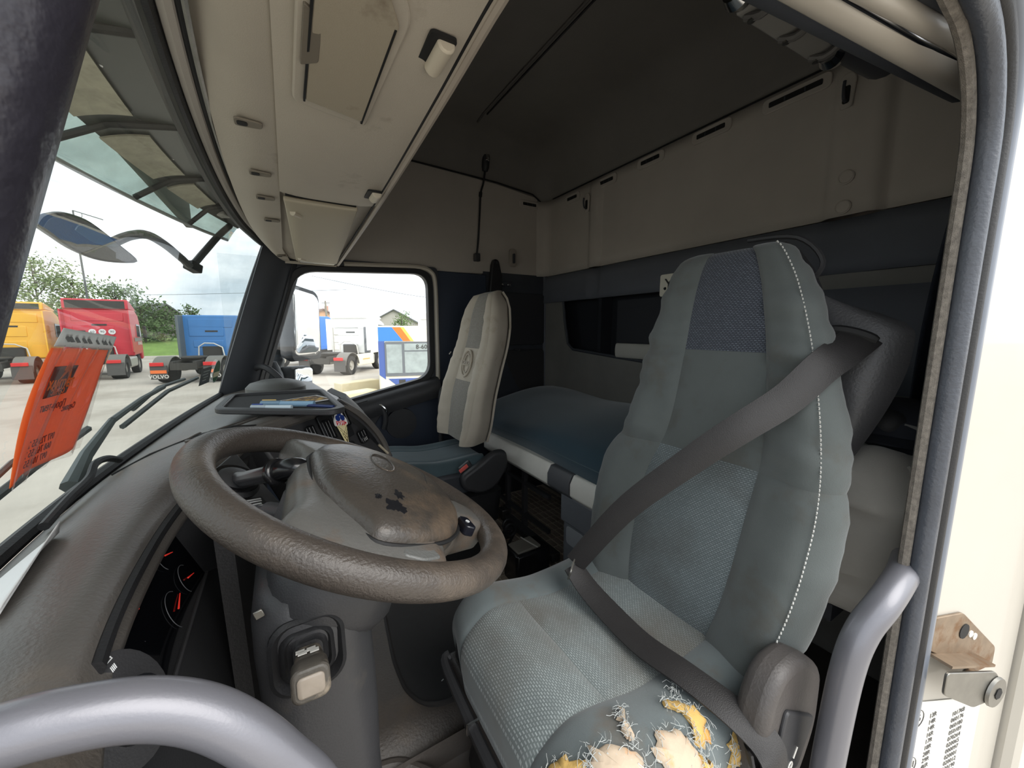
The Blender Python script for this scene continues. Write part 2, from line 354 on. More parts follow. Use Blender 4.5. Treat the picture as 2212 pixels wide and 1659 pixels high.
# ---- passenger side wall
PY = 2.2
wp = empty('wall_right', (.8, PY, .4), 'passenger side cab wall with grey upper panel and dark trim', 'wall', kind='structure')
up = [(.02, 1.43), (.30, 1.442), (1.0, 1.462), (1.575, 1.482), (1.575, 1.86)]
up += [(1.575-.10*(1-math.cos(a)), 1.86+.12*math.sin(a)) for a in (.4, .8, 1.2, 1.57)]+[(1.2, 2.01), (.7, 2.03), (-.1, 2.03)]
obj('upper_panel', G().prism(up, (0, PY-.002, 0), (1, 0, 0), (0, 0, 1), -.02), greytrim, wp, bevel=.006)
obj('panel_seam', G().tube([(RX-.006, 2.188, 1.48), (RX-.006, 2.188, 1.7), (RX-.006, 2.188, 1.87), (1.54, 2.188, 1.94), (1.46, 2.188, 1.985), (1.2, 2.188, 2.01), (.6, 2.188, 2.03)], .005, 6), rubber, wp)
# B pillar + bunk side trim
obj('pillar_trim', G().box(.80, 1.12, PY-.012, PY+.02, 0, 1.46), bluetrim, wp, bevel=.006)
obj('bunk_side_trim', G().box(1.10, 1.6, PY-.004, PY+.02, .0, 1.48), darktrim, wp)
obj('bunk_side_pocket', G().prism(rpoly([(1.22, .99), (1.56, .99), (1.57, .72), (1.36, .72)], .03), (0, PY-.006, 0), (1, 0, 0), (0, 0, 1), .012), M('pocket_dark', (48, 47, 47), .8), wp, bevel=.004)
obj('bunk_side_pad', G().prism(rpoly([(1.22, 1.02), (1.56, 1.02), (1.56, 1.36), (1.22, 1.36)], .03), (0, PY-.006, 0), (1, 0, 0), (0, 0, 1), .012), M('pad_dark', (44, 44, 47), .8), wp, bevel=.008)
e = empty('pull_handle', (1.36, PY, .98), 'small black pull handle with chrome end on bunk side wall', 'handle')
obj('grip', G().tube([(1.31, 2.17, .992), (1.345, 2.165, .988), (1.40, 2.175, .985), (1.44, 2.19, .99)], [.006, .009, .008, .004], 8), black, e)
obj('end_cap', G().lathe([(.0, -.004), (.006, -.004), (.006, .004), (0, .004)], (1.345, 2.158, .991), (0, -1, 0), 10), chrome, e)
obj('corner_trim', G().tube([(RX-.004, 2.19, 1.48), (RX-.004, 2.19, 1.1), (RX, 2.19, .70)], .012, 8), band, wp)
# gooseneck reading lamp
e = empty('reading_lamp', (1.06, 2.16, 1.55), 'black gooseneck reading lamp clipped to the passenger side upper panel', 'lamp')
obj('lamp_head', G().lathe([(.0, 0), (.016, .0), (.022, .02), (.024, .07), (.02, .085), (0, .085)], (1.105, 2.165, 2.05), (.05, -.12, 1), 14), black, e)
obj('lens', G().obox((1.107, 2.135, 2.115), (.022, .008, .035), (1, 0, 0), (0, 1, .1)), chrome, e, bevel=.003)
obj('gooseneck', G().tube(cr([(1.105, 2.165, 2.05), (1.095, 2.17, 1.98), (1.075, 2.165, 1.92), (1.065, 2.162, 1.8), (1.055, 2.165, 1.65), (1.046, 2.17, 1.56)], 24), .006, 8), rubber, e)
obj('cable_clip', G().lathe([(0, -.012), (.01, -.012), (.01, .012), (0, .012)], (1.074, 2.165, 1.915), (.1, 0, 1), 10), rubber, e)
obj('base_plug', G().box(1.028, 1.062, 2.15, 2.182, 1.53, 1.575), black, e, bevel=.004)
e = empty('seat_belt_hook', (1.16, 2.17, 1.47), 'black belt anchor cover hanging at the lower edge of side panel', 'hook')
obj('cover', G().prism(rpoly([(-.045, -.12), (.045, -.12), (.042, .0), (.024, .075), (.012, .09), (-.012, .09), (-.024, .06)], .01), (1.165, 2.18, 1.46), (1, 0, 0), (0, 0, 1), .035), rubber, e, bevel=.006)
obj('bolt', G().lathe([(.0, .0), (.008, 0), (.008, .004), (0, .004)], (1.168, 2.145, 1.53), (0, -1, 0), 10), black, e)
e = empty('wall_socket', (1.30, 2.17, 1.53), 'small rounded grey clip plate on the side panel near the corner', 'clip')
obj('plate', G().prism(rrect(.055, .11, .02), (1.305, 2.182, 1.575), (1, 0, 0), (0, 0, 1), .008), M('clip_grey', (150, 142, 132), .6), e, bevel=.003)
obj('clip', G().prism(rrect(.016, .06, .006), (1.307, 2.174, 1.57), (1, 0, 0), (0, 0, 1), .012), darktrim, e, bevel=.002)
e = empty('wall_latch', (1.20, 2.18, 1.40), 'small chrome double latch on the dark bunk side wall', 'latch')
for dx in (0, .05): obj('latch_tongue', G().obox((1.22+dx, 2.17, 1.405-.004*dx), (.022, .01, .012), (1, 0, -.3), (0, 1, 0)), chrome, e, bevel=.003)
obj('latch_plate', G().box(1.19, 1.30, 2.178, 2.19, 1.395, 1.425), darktrim, e, bevel=.003)
# ---- driver side wall (near the camera) and the rest that closes the cab
wl_ = empty('wall_left', (1.2, .13, .2), 'driver side cab wall behind the door opening', 'wall', kind='structure')
obj('rear_side_panel', G().box(.875, 1.6, .138, .15, 0, 2.0), bluetrim, wl_)
obj('door_header_panel', G().box(-.4, .86, .09, .12, 1.53, 2.0), bluetrim, wl_)
wf = empty('wall_front', (-.45, 1.2, 0), 'cab bulkhead behind the dashboard', 'wall', kind='structure')
obj('bulkhead', G().box(-.44, -.42, .1, 2.22, -.04, .70), rubber, wf)
obj('roof_front', G().box(-.32, -.30, .1, 2.22, 1.56, 2.0), roofm, wf)
obj('footwell_side_panel', G().box(-.42, -.06, .12, .15, 0, .78), rubber, wf)
# outer skin that closes the cab against the light
sk = empty('trim_1', (1.7, 1.2, 0), 'outer sheet metal skin of the cab', 'body', kind='structure')
obj('rear_skin', G().box(RX+.10, RX+.13, .06, 2.27, -.1, 2.27), wpaint, sk)
obj('side_skin', G().box(.79, RX+.12, 2.225, 2.26, -.1, 2.26), wpaint, sk)
obj('upper_side_skin', G().box(-.05, .80, 2.225, 2.26, 1.47, 2.26), wpaint, sk)
obj('roof_skin', G().box(-.33, RX+.12, .06, 2.26, 2.24, 2.27), wpaint, sk)
obj('near_side_skin', G().box(1.125, RX+.12, .06, .10, -.1, 2.26), wpaint, sk)
obj('near_roof_side_skin', G().box(-.33, .96, .06, .09, 1.55, 2.26), wpaint, sk)
# ---- windscreen
YT = [.22, .66, 1.2, 1.7, 2.02, 2.13]; XT = [-.06, -.106, -.118, -.095, -.05, -.03]
YB = [.22, .5, .9, 1.3, 1.7, 2.13]; XB = [-.275, -.318, -.335, -.32, -.292, -.25]
def wtop(y): return V((sm(y, YT, XT), y, 1.51))
def wbot(y): return V((sm(y, YB, XB), y, .82))
def wsc(u, v):
    y = .22+1.91*u; a, b = wbot(y), wtop(y); p = a.lerp(b, v); p.x -= .012*math.sin(math.pi*v); return p
wsg = glassmat('windscreen_glass', (.58, .62, .61), .02, .09, (186, 192, 188))
w1 = empty('window_1', (-.2, 1.2, .82), 'large curved windscreen with dusty glass', 'window', kind='structure')
obj('pane', G().grid(wsc, 40, 14), wsg, w1, smooth=180)
ws = [.22+1.91*i/39 for i in range(40)]
obj('top_seal', G().tube([wtop(y)+V((-.012, 0, .0)) for y in ws], .017, 8), rubber, w1)
obj('top_trim', G().tube([wtop(y)+V((.014, 0, .004)) for y in ws], .011, 8), greytrim, w1)
obj('blind_slot', G().tube([wtop(y)+V((.027, 0, .006)) for y in ws], .007, 6), M('slot_black', (14, 14, 15)), w1)
obj('blind_rail', G().tube([wtop(y)+V((.034, 0, .002)) for y in ws], .004, 6), steel, w1)
obj('base_seal', G().tube([wbot(y)+V((.012, 0, .022)) for y in ws], .011, 8), rubber, w1)
obj('side_seal', G().tube([wsc(1, i/10) for i in range(11)], .014, 8), rubber, w1)
obj('side_seal', G().tube([wsc(0, i/10) for i in range(11)], .014, 8), rubber, w1)
# ---- pillars
tr2 = empty('trim_2', (-.1, 2.1, .8), 'dark padded windscreen pillar on the passenger side', 'pillar', kind='structure')
def apil(u, v):
    a = V((-.265, 2.06, .80)).lerp(V((-.030, 2.10, 1.53)), v); b = V((-.155, 2.20, .62)).lerp(V((.105, 2.20, 1.415)), v)
    p = a.lerp(b, u); p += V((.02, -.035, 0))*math.sin(math.pi*u)*(.6+.4*(1-v)); return p
obj('pillar_cover', G().slab(apil, 14, 12, .03), darktrim, tr2, smooth=60)
obj('pillar_seam', G().tube([V(apil(.72, i/10))+V((.0, -.002, 0)) for i in range(11)], .0025, 6), rubber, tr2)
obj('screw_cap', G().lathe([(.0, -.004), (.012, -.004), (.012, .002), (.0, .003)], V(apil(.38, .14))+V((.004, -.004, 0)), (.5, -.86, 0), 16), black, tr2)
tr3 = empty('trim_3', (-.1, .28, .8), 'black padded windscreen pillar on the driver side', 'pillar', kind='structure')
rub3 = M('pillar_rubber', (44, 42, 50), .38, bump=(75, 1.), var=(15, .3))
obj('pillar_cover', G().tube([V((-.255, .295, .80)).lerp(V((-.035, .295, 1.52)), i/12) for i in range(13)], .036, 18), rub3, tr3)
# ---- grab handle on far pillar
e = empty('grab_handle', (-.1, 2.1, .8), 'black curved grab handle on the passenger windscreen pillar', 'handle')
obj('bar', G().tube(cr([(-.12, 2.14, .935), (-.095, 2.09, .955), (-.06, 2.05, .945), (-.02, 2.03, .90), (.005, 2.03, .84), (.012, 2.04, .76)], 24), .014, 10), black, e)
# ---- passenger door
d1 = empty('door_1', (.3, 2.19, .0), 'dark trimmed passenger door with side window', 'door', kind='structure')
def ringframe(outer, inner, y0, y1):
    a = [V((p[0], y0, p[1])) for p in outer]; b = [V((p[0], y0, p[1])) for p in inner]
    c = [V((p[0], y1, p[1])) for p in inner]; d = [V((p[0], y1, p[1])) for p in outer]
    return G().loft([a, b, c, d, a], True, False)
win = [(-.16, .655), (.735, .853), (.735, 1.435), (.088, 1.402)]
def off(d): return [(-.16-d*1.3, .655-d), (.735+d, .853-d), (.735+d, 1.435+d), (.088-d, 1.402+d)]
rp = lambda q, r: rpoly(q, r, 6)
obj('window_frame', ringframe(rp(off(.028), .10), rp(off(0), .085), 2.165, 2.215), rubber, d1, bevel=.004)
obj('frame_trim', ringframe(rp([(-.30, .62), (.80, .80), (.80, 1.475), (-.03, 1.475)], .03), rp(off(.024), .10), 2.178, 2.222), darktrim, d1)
pe = cr([(.30, 1.452), (.55, 1.464), (.68, 1.468), (.755, 1.45), (.782, 1.38), (.784, 1.1), (.784, .83)], 30)
obj('painted_edge', G().tube([(p.x, 2.176, p.y) for p in pe], .013, 8), M('beige_edge', (190, 182, 168), .5), d1)
obj('pane', G().box(-.22, .76, 2.196, 2.200, .62, 1.46), glassmat('side_glass', (.97, .98, .98), .04, .012), d1)
obj('door_skin', G().prism([(-.44, -.1), (.80, -.1), (.80, .84), (-.44, .60)], (0, 2.222, 0), (1, 0, 0), (0, 0, 1), -.02), wpaint, d1)
obj('door_panel', G().prism(rpoly([(-.43, -.02), (.795, -.02), (.795, .825), (-.43, .575)], .02), (0, 2.21, 0), (1, 0, 0), (0, 0, 1), .035), bluetrim, d1, bevel=.008)
def sill(u, v):
    x = -.25+1.03*u; zt = .612+.222*(x+.25)/1.03
    return (x, 2.205-.075*sm(v, [0, .35, .7, 1], [0, .75, 1, .85]), zt+.008-.105*v+.02*math.sin(math.pi*v))
obj('sill_ledge', G().slab(sill, 24, 10, .015), black, d1, smooth=60)
obj('sill_slot', G().obox((.52, 2.148, .770), (.30, .02, .008), (1, 0, .215), (0, 1, 0)), M('slot_black', (14, 14, 15)), d1)
obj('sill_cap', G().obox((.30, 2.15, .727), (.15, .03, .012), (1, 0, .215), (0, 1, 0)), black, d1, bevel=.003)
obj('arm_panel', G().prism(rpoly([(.2, .68), (.50, .73), (.42, .62), (.30, .45), (.2, .45)], .02), (0, 2.176, 0), (1, 0, 0), (0, 0, 1), .02), black, d1, bevel=.006)
sp = obj('speaker_grille', G().lathe([(.088, -.006), (.088, .012), (.08, .016), (.078, .012), (.0, .017)], (.555, 2.178, .592), (0, -1, 0), 32), M('speaker_cloth', (30, 30, 34), .9, bump=(1500, .5)), d1)
obj('speaker_ring', G().lathe([(.078, .0), (.088, .0), (.086, .019), (.08, .019)], (.555, 2.176, .592), (0, -1, 0), 32), black, sp)
dh = obj('door_handle', G().tube(cr([(.405, 2.16, .705), (.43, 2.135, .708), (.455, 2.125, .68), (.46, 2.125, .63), (.45, 2.13, .58)], 16), [.012]*8+[.014]*8, 10), black, d1)
obj('handle_cap', G().tube(cr([(.40, 2.15, .712), (.428, 2.125, .722), (.455, 2.112, .70), (.462, 2.112, .68)], 10), .007, 8), chrome, dh)
# lower rail beside the passenger seat
e = empty('entry_rail', (.8, 2.15, .3), 'black bent entry rail behind the passenger door', 'rail')
obj('bar', G().tube(cr([(.86, 2.16, .80), (.80, 2.12, .785), (.77, 2.10, .75), (.765, 2.10, .6), (.765, 2.10, .35)], 24), .014, 10), black, e)
# ---- overhead console above the windscreen
def zH(y): return sm(y, [.16, .47, .65, 1.0, 1.5, 2.13], [1.535, 1.525, 1.508, 1.482, 1.458, 1.436])
def xR(y): return .26-.0*y
oh = empty('overhead_console', (.1, 1.15, 1.45), 'large beige overhead console above the windscreen', 'console')
def hb(u, v):   # front band with the finger slots
    y = .15+1.98*u; x0 = sm(y, YT, XT)+.036; x1 = li(y, [.15, 1.9, 2.13], [.012, .03, .06]); x = x0+(x1-x0)*v
    return (x, y, zH(y)+.004-.012*math.sin(math.pi*v)*.5+.018*(1-v)**2)
obj('front_band', G().slab(hb, 60, 8, .02), beige, oh, smooth=60)
def hm(u, v):
    y = .15+1.98*u; x0 = li(y, [.15, 1.9, 2.13], [.012, .03, .06]); x = x0+(xR(y)-x0)*v
    z = zH(y)-.007*(1-(2*v-1)**4)+.0
    if y > 1.20: z += .016*min(1, (y-1.20)/.05)   # recess for the visor
    return (x, y, z)
obj('main_panel', G().slab(hm, 90, 14, .02), beige, oh, smooth=50)
obj('rear_lip', G().tube([V((xR(y)+.006, y, zH(y)+.004)) for y in [.15+1.98*i/40 for i in range(41)]], .008, 8), M('lip_beige', (164, 154, 142), .5), oh)
obj('rear_lip_gap', G().tube([V((xR(y)-.008, y, zH(y)-.001)) for y in [.15+1.98*i/40 for i in range(41)]], .0025, 6), M('slot_black', (14, 14, 15)), oh)
obj('rear_fascia', G().box(.252, .262, .15, 2.13, 1.53, 1.74), greytrim, oh)
obj('shelf_top', G().box(-.25, .262, .15, 2.18, 1.735, 1.75), greytrim, oh)
# passenger end cap down to the pillar
def hend(u, v):
    a = V((-.03+.29*u, 2.128, zH(2.128)+.004)); b = V((.0+.26*u, 2.19, 1.452)); p = a.lerp(b, v); p.z += .012*math.sin(math.pi*v)*0; return p
obj('end_panel', G().slab(hend, 12, 5, .012), beige, oh)
# finger slots
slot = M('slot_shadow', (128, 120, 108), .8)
for x, y in ((-.023, .885), (-.014, 1.10), (-.009, 1.26), (.002, 1.46), (.03, 2.0)):
    s_ = obj('finger_slot', G().prism(rpoly([(-.022, -.016), (.020, -.011), (.022, .011), (-.022, .016)], .008), (x, y, zH(y)-.0005), (1, 0, 0), (0, -1, 0), .0035), slot, oh, bevel=.001)
    obj('slot_hole', G().prism(rrect(.016, .017, .005), (x-.010, y, zH(y)-.0038), (1, 0, 0), (0, -1, 0), .0012), M('slot_black', (14, 14, 15)), s_)
# hatch with frame
hz = lambda y: zH(y)-.007
def hq(pts, inset): pass
hat = [(.048, .30), (.048, .755), (.168, .775), (.205, .62), (.168, .50), (.15, .30)]
def hpr(poly, dz, d):
    g = G(); a = [V((p[0], p[1], hz(p[1])-dz)) for p in poly]; b = [q-V((0, 0, d)) for q in a]; return g.loft([a, b])
of = [(.045, .25), (.045, .765), (.160, .785), (.172, .50), (.140, .47), (.12, .25)]
hf = obj('hatch_frame', hpr(rpoly([(.042, .36), (.042, .765), (.158, .79), (.172, .535), (.125, .455), (.105, .36)], .016), -.004, .009), beige, oh, bevel=.003)
hl = obj('hatch_lid', hpr(rpoly([(.060, .385), (.060, .745), (.150, .765), (.158, .545), (.118, .475), (.095, .385)], .006), .006, .004), M('hatch_beige', (160, 150, 132), .6, bump=(500, .2), stain=((96, 80, 64), 9, .58, .78)), oh, bevel=.0015)
obj('lid_gap', hpr([(.153, .55), (.156, .55), (.150, .77), (.147, .77)], .005, .0056), M('slot_black', (14, 14, 15)), hl)
obj('lid_gap', hpr([(.057, .385), (.060, .385), (.060, .748), (.057, .748)], .005, .0056), M('slot_black', (14, 14, 15)), hl)
obj('finger_catch', hpr(rpoly([(.050, .56), (.072, .575), (.072, .65), (.050, .665)], .004), .0052, .006), M('catch_shadow', (112, 104, 92), .6), hf, bevel=.001)
# blind rollers
def roller(x, y, L, r):
    e_ = obj('blind_roller', G().tube([(x-L*.0, y+L/2, hz(y)-.002), (x+L*.0, y-L/2, hz(y)-.002)], r, 14), M('roller_beige', (196, 186, 168), .5), oh, bevel=.003)
    obj('roller_pocket', G().prism(rrect(r*2.9, L*1.25, .006), (x-.006, y, hz(y)+.003), (1, 0, 0), (0, -1, 0), .0045), M('slot_black', (14, 14, 15)), e_)
roller(.222, .575, .062, .013); roller(.238, 1.10, .05, .012)
# sun visor at the passenger end, hinged
sv = empty('sun_visor', (.12, 1.6, 1.43), 'folded beige sun visor at the passenger end of the console', 'visor')
def svf(u, v):
    y = 1.225+.80*u; a = V((.030+.05*u, y, zH(y)-.012)); b = V((.215+.035*u, y, zH(y)-.012)); p = a.lerp(b, v)
    p.z -= .012*(1-(2*v-1)**6)*(1-(2*u-1)**10); return p
obj('visor_pad', G().slab(svf, 30, 14, .014), M('visor_beige', (178, 168, 148), .65, bump=(500, .25)), sv, bevel=.004)
obj('hinge_shadow_gap', G().tube([(.035, 1.212, zH(1.2)-.001), (.21, 1.222, zH(1.2)-.001)], .004, 6), M('slot_black', (14, 14, 15)), sv)
for x, y in ((.052, 1.30), (.09, 1.93)): obj('hinge_clip', G().tube([(x, y-.012, zH(y)-.02), (x+.02, y+.012, zH(y)-.02)], .009, 10), M('roller_beige', (196, 186, 168)), sv)
e = empty('courtesy_light', (.15, 2.08, 1.42), 'small clear courtesy lamp at the end of the overhead console', 'lamp')
obj('lens', G().box(.098, .245, 2.045, 2.085, zH(2.06)-.010, zH(2.06)+.006), M('clear_lens', (214, 210, 200), .15, spec=.8, bump=(160, 1.)), e, bevel=.004)
obj('lamp_frame', ringframe([(.09, 0), (.253, 0), (.253, .012), (.09, .012)], [(.097, .0), (.246, .0), (.246, .01), (.097, .01)], 2.038, 2.09) if 0 else G().box(.09, .253, 2.038, 2.092, zH(2.06)-.004, zH(2.06)+.008), greytrim, e, bevel=.003)
# ---- ceiling fixture over the door: rolled bunk curtain housing
e = empty('curtain_housing', (.85, .4, 1.64), 'grey screwed housing with dark roll beneath the roof above the door', 'housing')
obj('roll', G().tube([(.66, .405, 1.70), (.95, .385, 1.70), (1.14, .365, 1.70)], .048, 18), M('dark_roll', (62, 63, 68), .5), e)
gm = M('housing_grey', (128, 126, 122), .55, var=(10, .1))
def hous(u, v):
    x = .70+.25*u; y = .436-.075*v-.012*u
    return (x, y, 1.648-.012*math.sin(math.pi*v)+.03*v)
obj('cover', G().slab(hous, 14, 10, .02), gm, e, bevel=.004)
for k in range(3):
    x = .715+.105*k; y = .428-.005*k
    s_ = obj('screw_channel', G().tube(cr([(x, y-.002, 1.645), (x+.003, y-.03, 1.636), (x+.006, y-.062, 1.656)], 8), .0065, 8), M('channel_dark', (84, 82, 80), .5), e)
    obj('screw', G().lathe([(.0, .0), (.006, 0), (.006, .003), (0, .004)], (x+.001, y-.012, 1.6355), (0, 0, -1), 10), steel, s_)
for x, y in ((.672, .415), (.975, .40)): obj('end_knob', G().lathe([(.0, -.02), (.016, -.018), (.022, .0), (.016, .016), (0, .02)], (x, y, 1.655), (1, 0, 0), 16), chrome, e)
# ---- door opening: header rails, seals, outer pillar
tr4 = empty('trim_4', (.8, .14, .1), 'driver door opening with rubber seals and cream painted pillar', 'door frame', kind='structure')
rail = M('rail_beige', (170, 164, 154), .4, coat=.15)
for nm, a_, b_, r_, mt_ in (('header_rail', (.5, .255, 1.50), (1.05, .225, 1.545), .03, darktrim), ('blind_rail', (.5, .23, 1.475), (1.05, .198, 1.512), .020, rail),
        ('chrome_strip', (.5, .212, 1.462), (1.05, .186, 1.515), .005, chrome), ('blind_rail', (.5, .203, 1.465), (1.0, .178, 1.53), .012, rail), ('header_rail', (.5, .185, 1.475), (1.0, .165, 1.55), .012, darktrim)):
    a_, b_ = V(a_), V(b_); obj(nm, G().tube([a_.lerp(b_, i/10-.6*(1-i/10)) for i in range(11)], r_, 12), mt_, tr4)
# seals follow the opening: up the B pillar, around the corner and forward
def seal(dx, dy, r, z0=-.05, top=1.47):
    pts = [(.80+dx, .147+dy, z0+i*(top-.14-z0)/14) for i in range(15)]
    for i in range(1, 9):
        a = math.pi/2*i/8; pts.append((.80+dx-.14*(1-math.cos(a)), .147+dy, top-.14+.14*math.sin(a)+.0))
    pts += [(.66+dx-.1*i, .147+dy, top+.012*i) for i in range(1, 8)]
    return pts
fabric = M('seal_fabric', (118, 112, 104), .9, bump=(900, .8), var=(120, .5))
sealr = M('seal_rubber', (70, 74, 82), .38, bump=(220, .5), var=(20, .25))
paintg = M('grey_blue_paint', (112, 118, 128), .35, coat=.3, var=(6, .15))
obj('fabric_piping', G().tube(seal(-.006, .014, 0), .007, 8), fabric, tr4)
obj('seal_inner', G().tube(seal(.004, -.002, 0, top=1.475), .0125, 12), sealr, tr4)
obj('seal_outer', G().tube(seal(.020, -.009, 0, top=1.495), .010, 12), rubber, tr4)
obj('seal_flange', G().tube(seal(.034, -.013, 0, top=1.52), .009, 12), paintg, tr4)
obj('jamb', G().slab(lambda u, v: V((.818+.30*u, .1385-.069*u, -.1+1.66*v)), 8, 30, .01), wpaint, tr4)
obj('header_skin', G().grid(lambda u, v: (-.2+1.1*u, .128-.05*v, 1.54+.09*v), 8, 4), paintg, tr4, solid=.01)
obj('jamb_edge', G().tube([(1.14, .060, -.1+.2*i) for i in range(9)], .02, 10), wpaint, tr4)
# ================================================================== SEATS
def patmat(name, base, dash, axes, sx=.0072, sy=.0036, stain=None, rough=.9):
    m = bpy.data.materials.new(name); m.use_nodes = True; t = m.node_tree; b = t.nodes['Principled BSDF']; b.inputs['Roughness'].default_value = rough
    b.inputs['Specular IOR Level'].default_value = .25; b.inputs['Sheen Weight'].default_value = .25
    tc = t.nodes.new('ShaderNodeTexCoord'); sp = t.nodes.new('ShaderNodeSeparateXYZ'); cb = t.nodes.new('ShaderNodeCombineXYZ')
    t.links.new(tc.outputs['Object'], sp.inputs[0])
    for k, a in enumerate(axes): t.links.new(sp.outputs['xyz'.index(a)], cb.inputs[k])
    br = t.nodes.new('ShaderNodeTexBrick'); t.links.new(cb.outputs[0], br.inputs['Vector'])
    br.inputs['Scale'].default_value = 1; br.inputs['Brick Width'].default_value = sx; br.inputs['Row Height'].default_value = sy; br.inputs['Mortar Size'].default_value = sy*.34; br.inputs['Mortar Smooth'].default_value = .2
    br.inputs['Color1'].default_value = (1, 1, 1, 1); br.inputs['Color2'].default_value = (.45, .45, .45, 1); br.inputs['Mortar'].default_value = (0, 0, 0, 1)
    n = t.nodes.new('ShaderNodeTexNoise'); n.inputs['Scale'].default_value = 5; n.inputs['Detail'].default_value = 6; t.links.new(tc.outputs['Object'], n.inputs['Vector'])
    mx = t.nodes.new('ShaderNodeMix'); mx.data_type = 'RGBA'; t.links.new(br.outputs['Color'], mx.inputs[0]); mx.inputs[6].default_value = (*lin(base), 1); mx.inputs[7].default_value = (*lin(dash), 1)
    out = mx.outputs[2]
    if stain:
        r = t.nodes.new('ShaderNodeMapRange'); r.inputs[1].default_value = .42; r.inputs[2].default_value = .68; r.inputs[4].default_value = .8; t.links.new(n.outputs['Fac'], r.inputs[0])
        m2 = t.nodes.new('ShaderNodeMix'); m2.data_type = 'RGBA'; t.links.new(r.outputs[0], m2.inputs[0]); t.links.new(out, m2.inputs[6]); m2.inputs[7].default_value = (*lin(stain), 1); out = m2.outputs[2]
    t.links.new(out, b.inputs['Base Color'])
    bp = t.nodes.new('ShaderNodeBump'); bp.inputs['Strength'].default_value = .3; bp.inputs['Distance'].default_value = .001; t.links.new(br.outputs['Fac'], bp.inputs['Height']); t.links.new(bp.outputs[0], b.inputs['Normal'])
    return m
seatplain = M('seat_teal_grey', (86, 91, 90), .9, bump=(700, .35), var=(5, .18), spec=.25, sheen=.25, stain=((74, 68, 59), 5, .5, .74))
cushplain = M('cushion_teal_grey', (98, 106, 107), .9, bump=(700, .35), var=(5, .18), spec=.25, sheen=.25, stain=((92, 82, 70), 6, .54, .74))
seathead = patmat('seat_head_pattern', (50, 54, 62), (104, 110, 120), 'yz')
seatlumb = patmat('seat_lumbar_pattern', (84, 92, 94), (128, 136, 138), 'yz', stain=(62, 58, 52))
seatcush = patmat('seat_cushion_pattern', (100, 108, 108), (158, 166, 166), 'yx', stain=(88, 82, 74))
def Pn(fn, a, b, h=1e-3):
    p = V(fn(a, b)); du = V(fn(a+h, b))-V(fn(a-h, b)); dv = V(fn(a, b+h))-V(fn(a, b-h)); return p, du.cross(dv).normalized()
def panel(fn, u0, u1, v0, v1, nu, nv, puff, sgn=-1, wr=0, edge=8):
    def f(a, b):
        p, n = Pn(fn, u0+(u1-u0)*a, v0+(v1-v0)*b)
        k = (1-abs(2*a-1)**edge)*(1-abs(2*b-1)**edge)
        w_ = wr*mn.noise(V((p.y*9, p.x*9, p.z*34)))*k if wr else 0
        return p+n*sgn*(puff*k+w_)
    return G().grid(f, nu, nv)
FW = ([0, .42, .55, .8, .95, 1.05, 1.2, 1.35], [0, .0, .010, .028, .014, -.016, -.055, -.10]); YM = ([0, 1, 1.1, 1.35], [0, 1, .995, .80])
def backfn(zt, xt, nt, ft, vt, bol=1.):
    def f(s, v):
        z = sm(v, vt, zt); X = sm(v, vt, xt); yn = sm(v, vt, nt); yf = sm(v, vt, ft); c = (yn+yf)/2; h = (yf-yn)/2; a = abs(s)
        k = bol*(1.25-.85*v)
        fwd = sm(a, *FW); fwd = fwd*k if fwd > 0 else fwd*(1-.25*max(0, v-.8)/.2)
        if v > .93: fwd *= 1-(v-.93)/.07*.6
        return V((X-fwd, c+math.copysign(sm(a, *YM), s)*h, z))
    return f
VT = [0, .15, .35, .5, .7, .87, .96, .99, 1.0]
dback = backfn([.475, .61, .78, .90, 1.06, 1.20, 1.275, 1.295, 1.300], [.650, .682, .722, .752, .795, .832, .857, .875, .91], [.30, .245, .226, .238, .282, .338, .388, .42, .44],
               [.655, .712, .720, .672, .657, .645, .622, .60, .585], VT)
ds = empty('driver_seat', (.5, .48, 0), 'worn teal grey fabric driver seat with torn cushion and built-in belt', 'seat')
c_ = .46
bk = empty('backrest', (.75, .47, .48), None, None); bk.parent = ds; bk.location = WL[bk]-WL[ds]
obj('head_panel', panel(dback, -c_, c_, .72, 1.0, 24, 18, .004), seathead, bk, smooth=180)
obj('upper_panel', panel(dback, -c_, c_, .45, .72, 24, 20, .006, wr=.002), seatplain, bk, smooth=180)
obj('lumbar_panel', panel(dback, -c_, c_, 0, .45, 24, 24, .008), seatlumb, bk, smooth=180)
for a, b in ((-1.35, -c_), (c_, 1.35)):
    obj('upper_bolster', panel(dback, a, b, .45, 1.0, 34, 60, .007, wr=.009, edge=10), seatplain, bk, smooth=180)
    obj('lower_bolster', panel(dback, a, b, 0, .45, 34, 26, .007, wr=.003, edge=10), seatplain, bk, smooth=180)
# stitched edge: every stitch on the near bolster
g = G()
for i in range(110):
    v = .03+.95*i/110; p, n = Pn(dback, -.90, v); q, n2 = Pn(dback, -.90, v+.0048); g.tube([p-n*.0085, (p+q)/2-n*.0115, q-n*.0085], .0011, 5)
obj('stitching', g, M('pale_thread', (186, 186, 182), .8), bk, kind='stuff')
def shell(u, v):
    s_ = -1.30+2.6*u; p = dback(math.copysign(1.33, s_), min(v, .985)); c = dback(0, min(v, .985))
    q = V((p.x+.012+.03*(1-(2*u-1)**2), (p.y-c.y)*abs(2*u-1)**.8*(1 if 1 else 0)*(1.03)+c.y, p.z+.008*v)) if u != .5 else V((p.x+.042, c.y, p.z+.008*v))
    return q
obj('back_shell', G().slab(shell, 21, 24, -.006), black, bk, smooth=60)
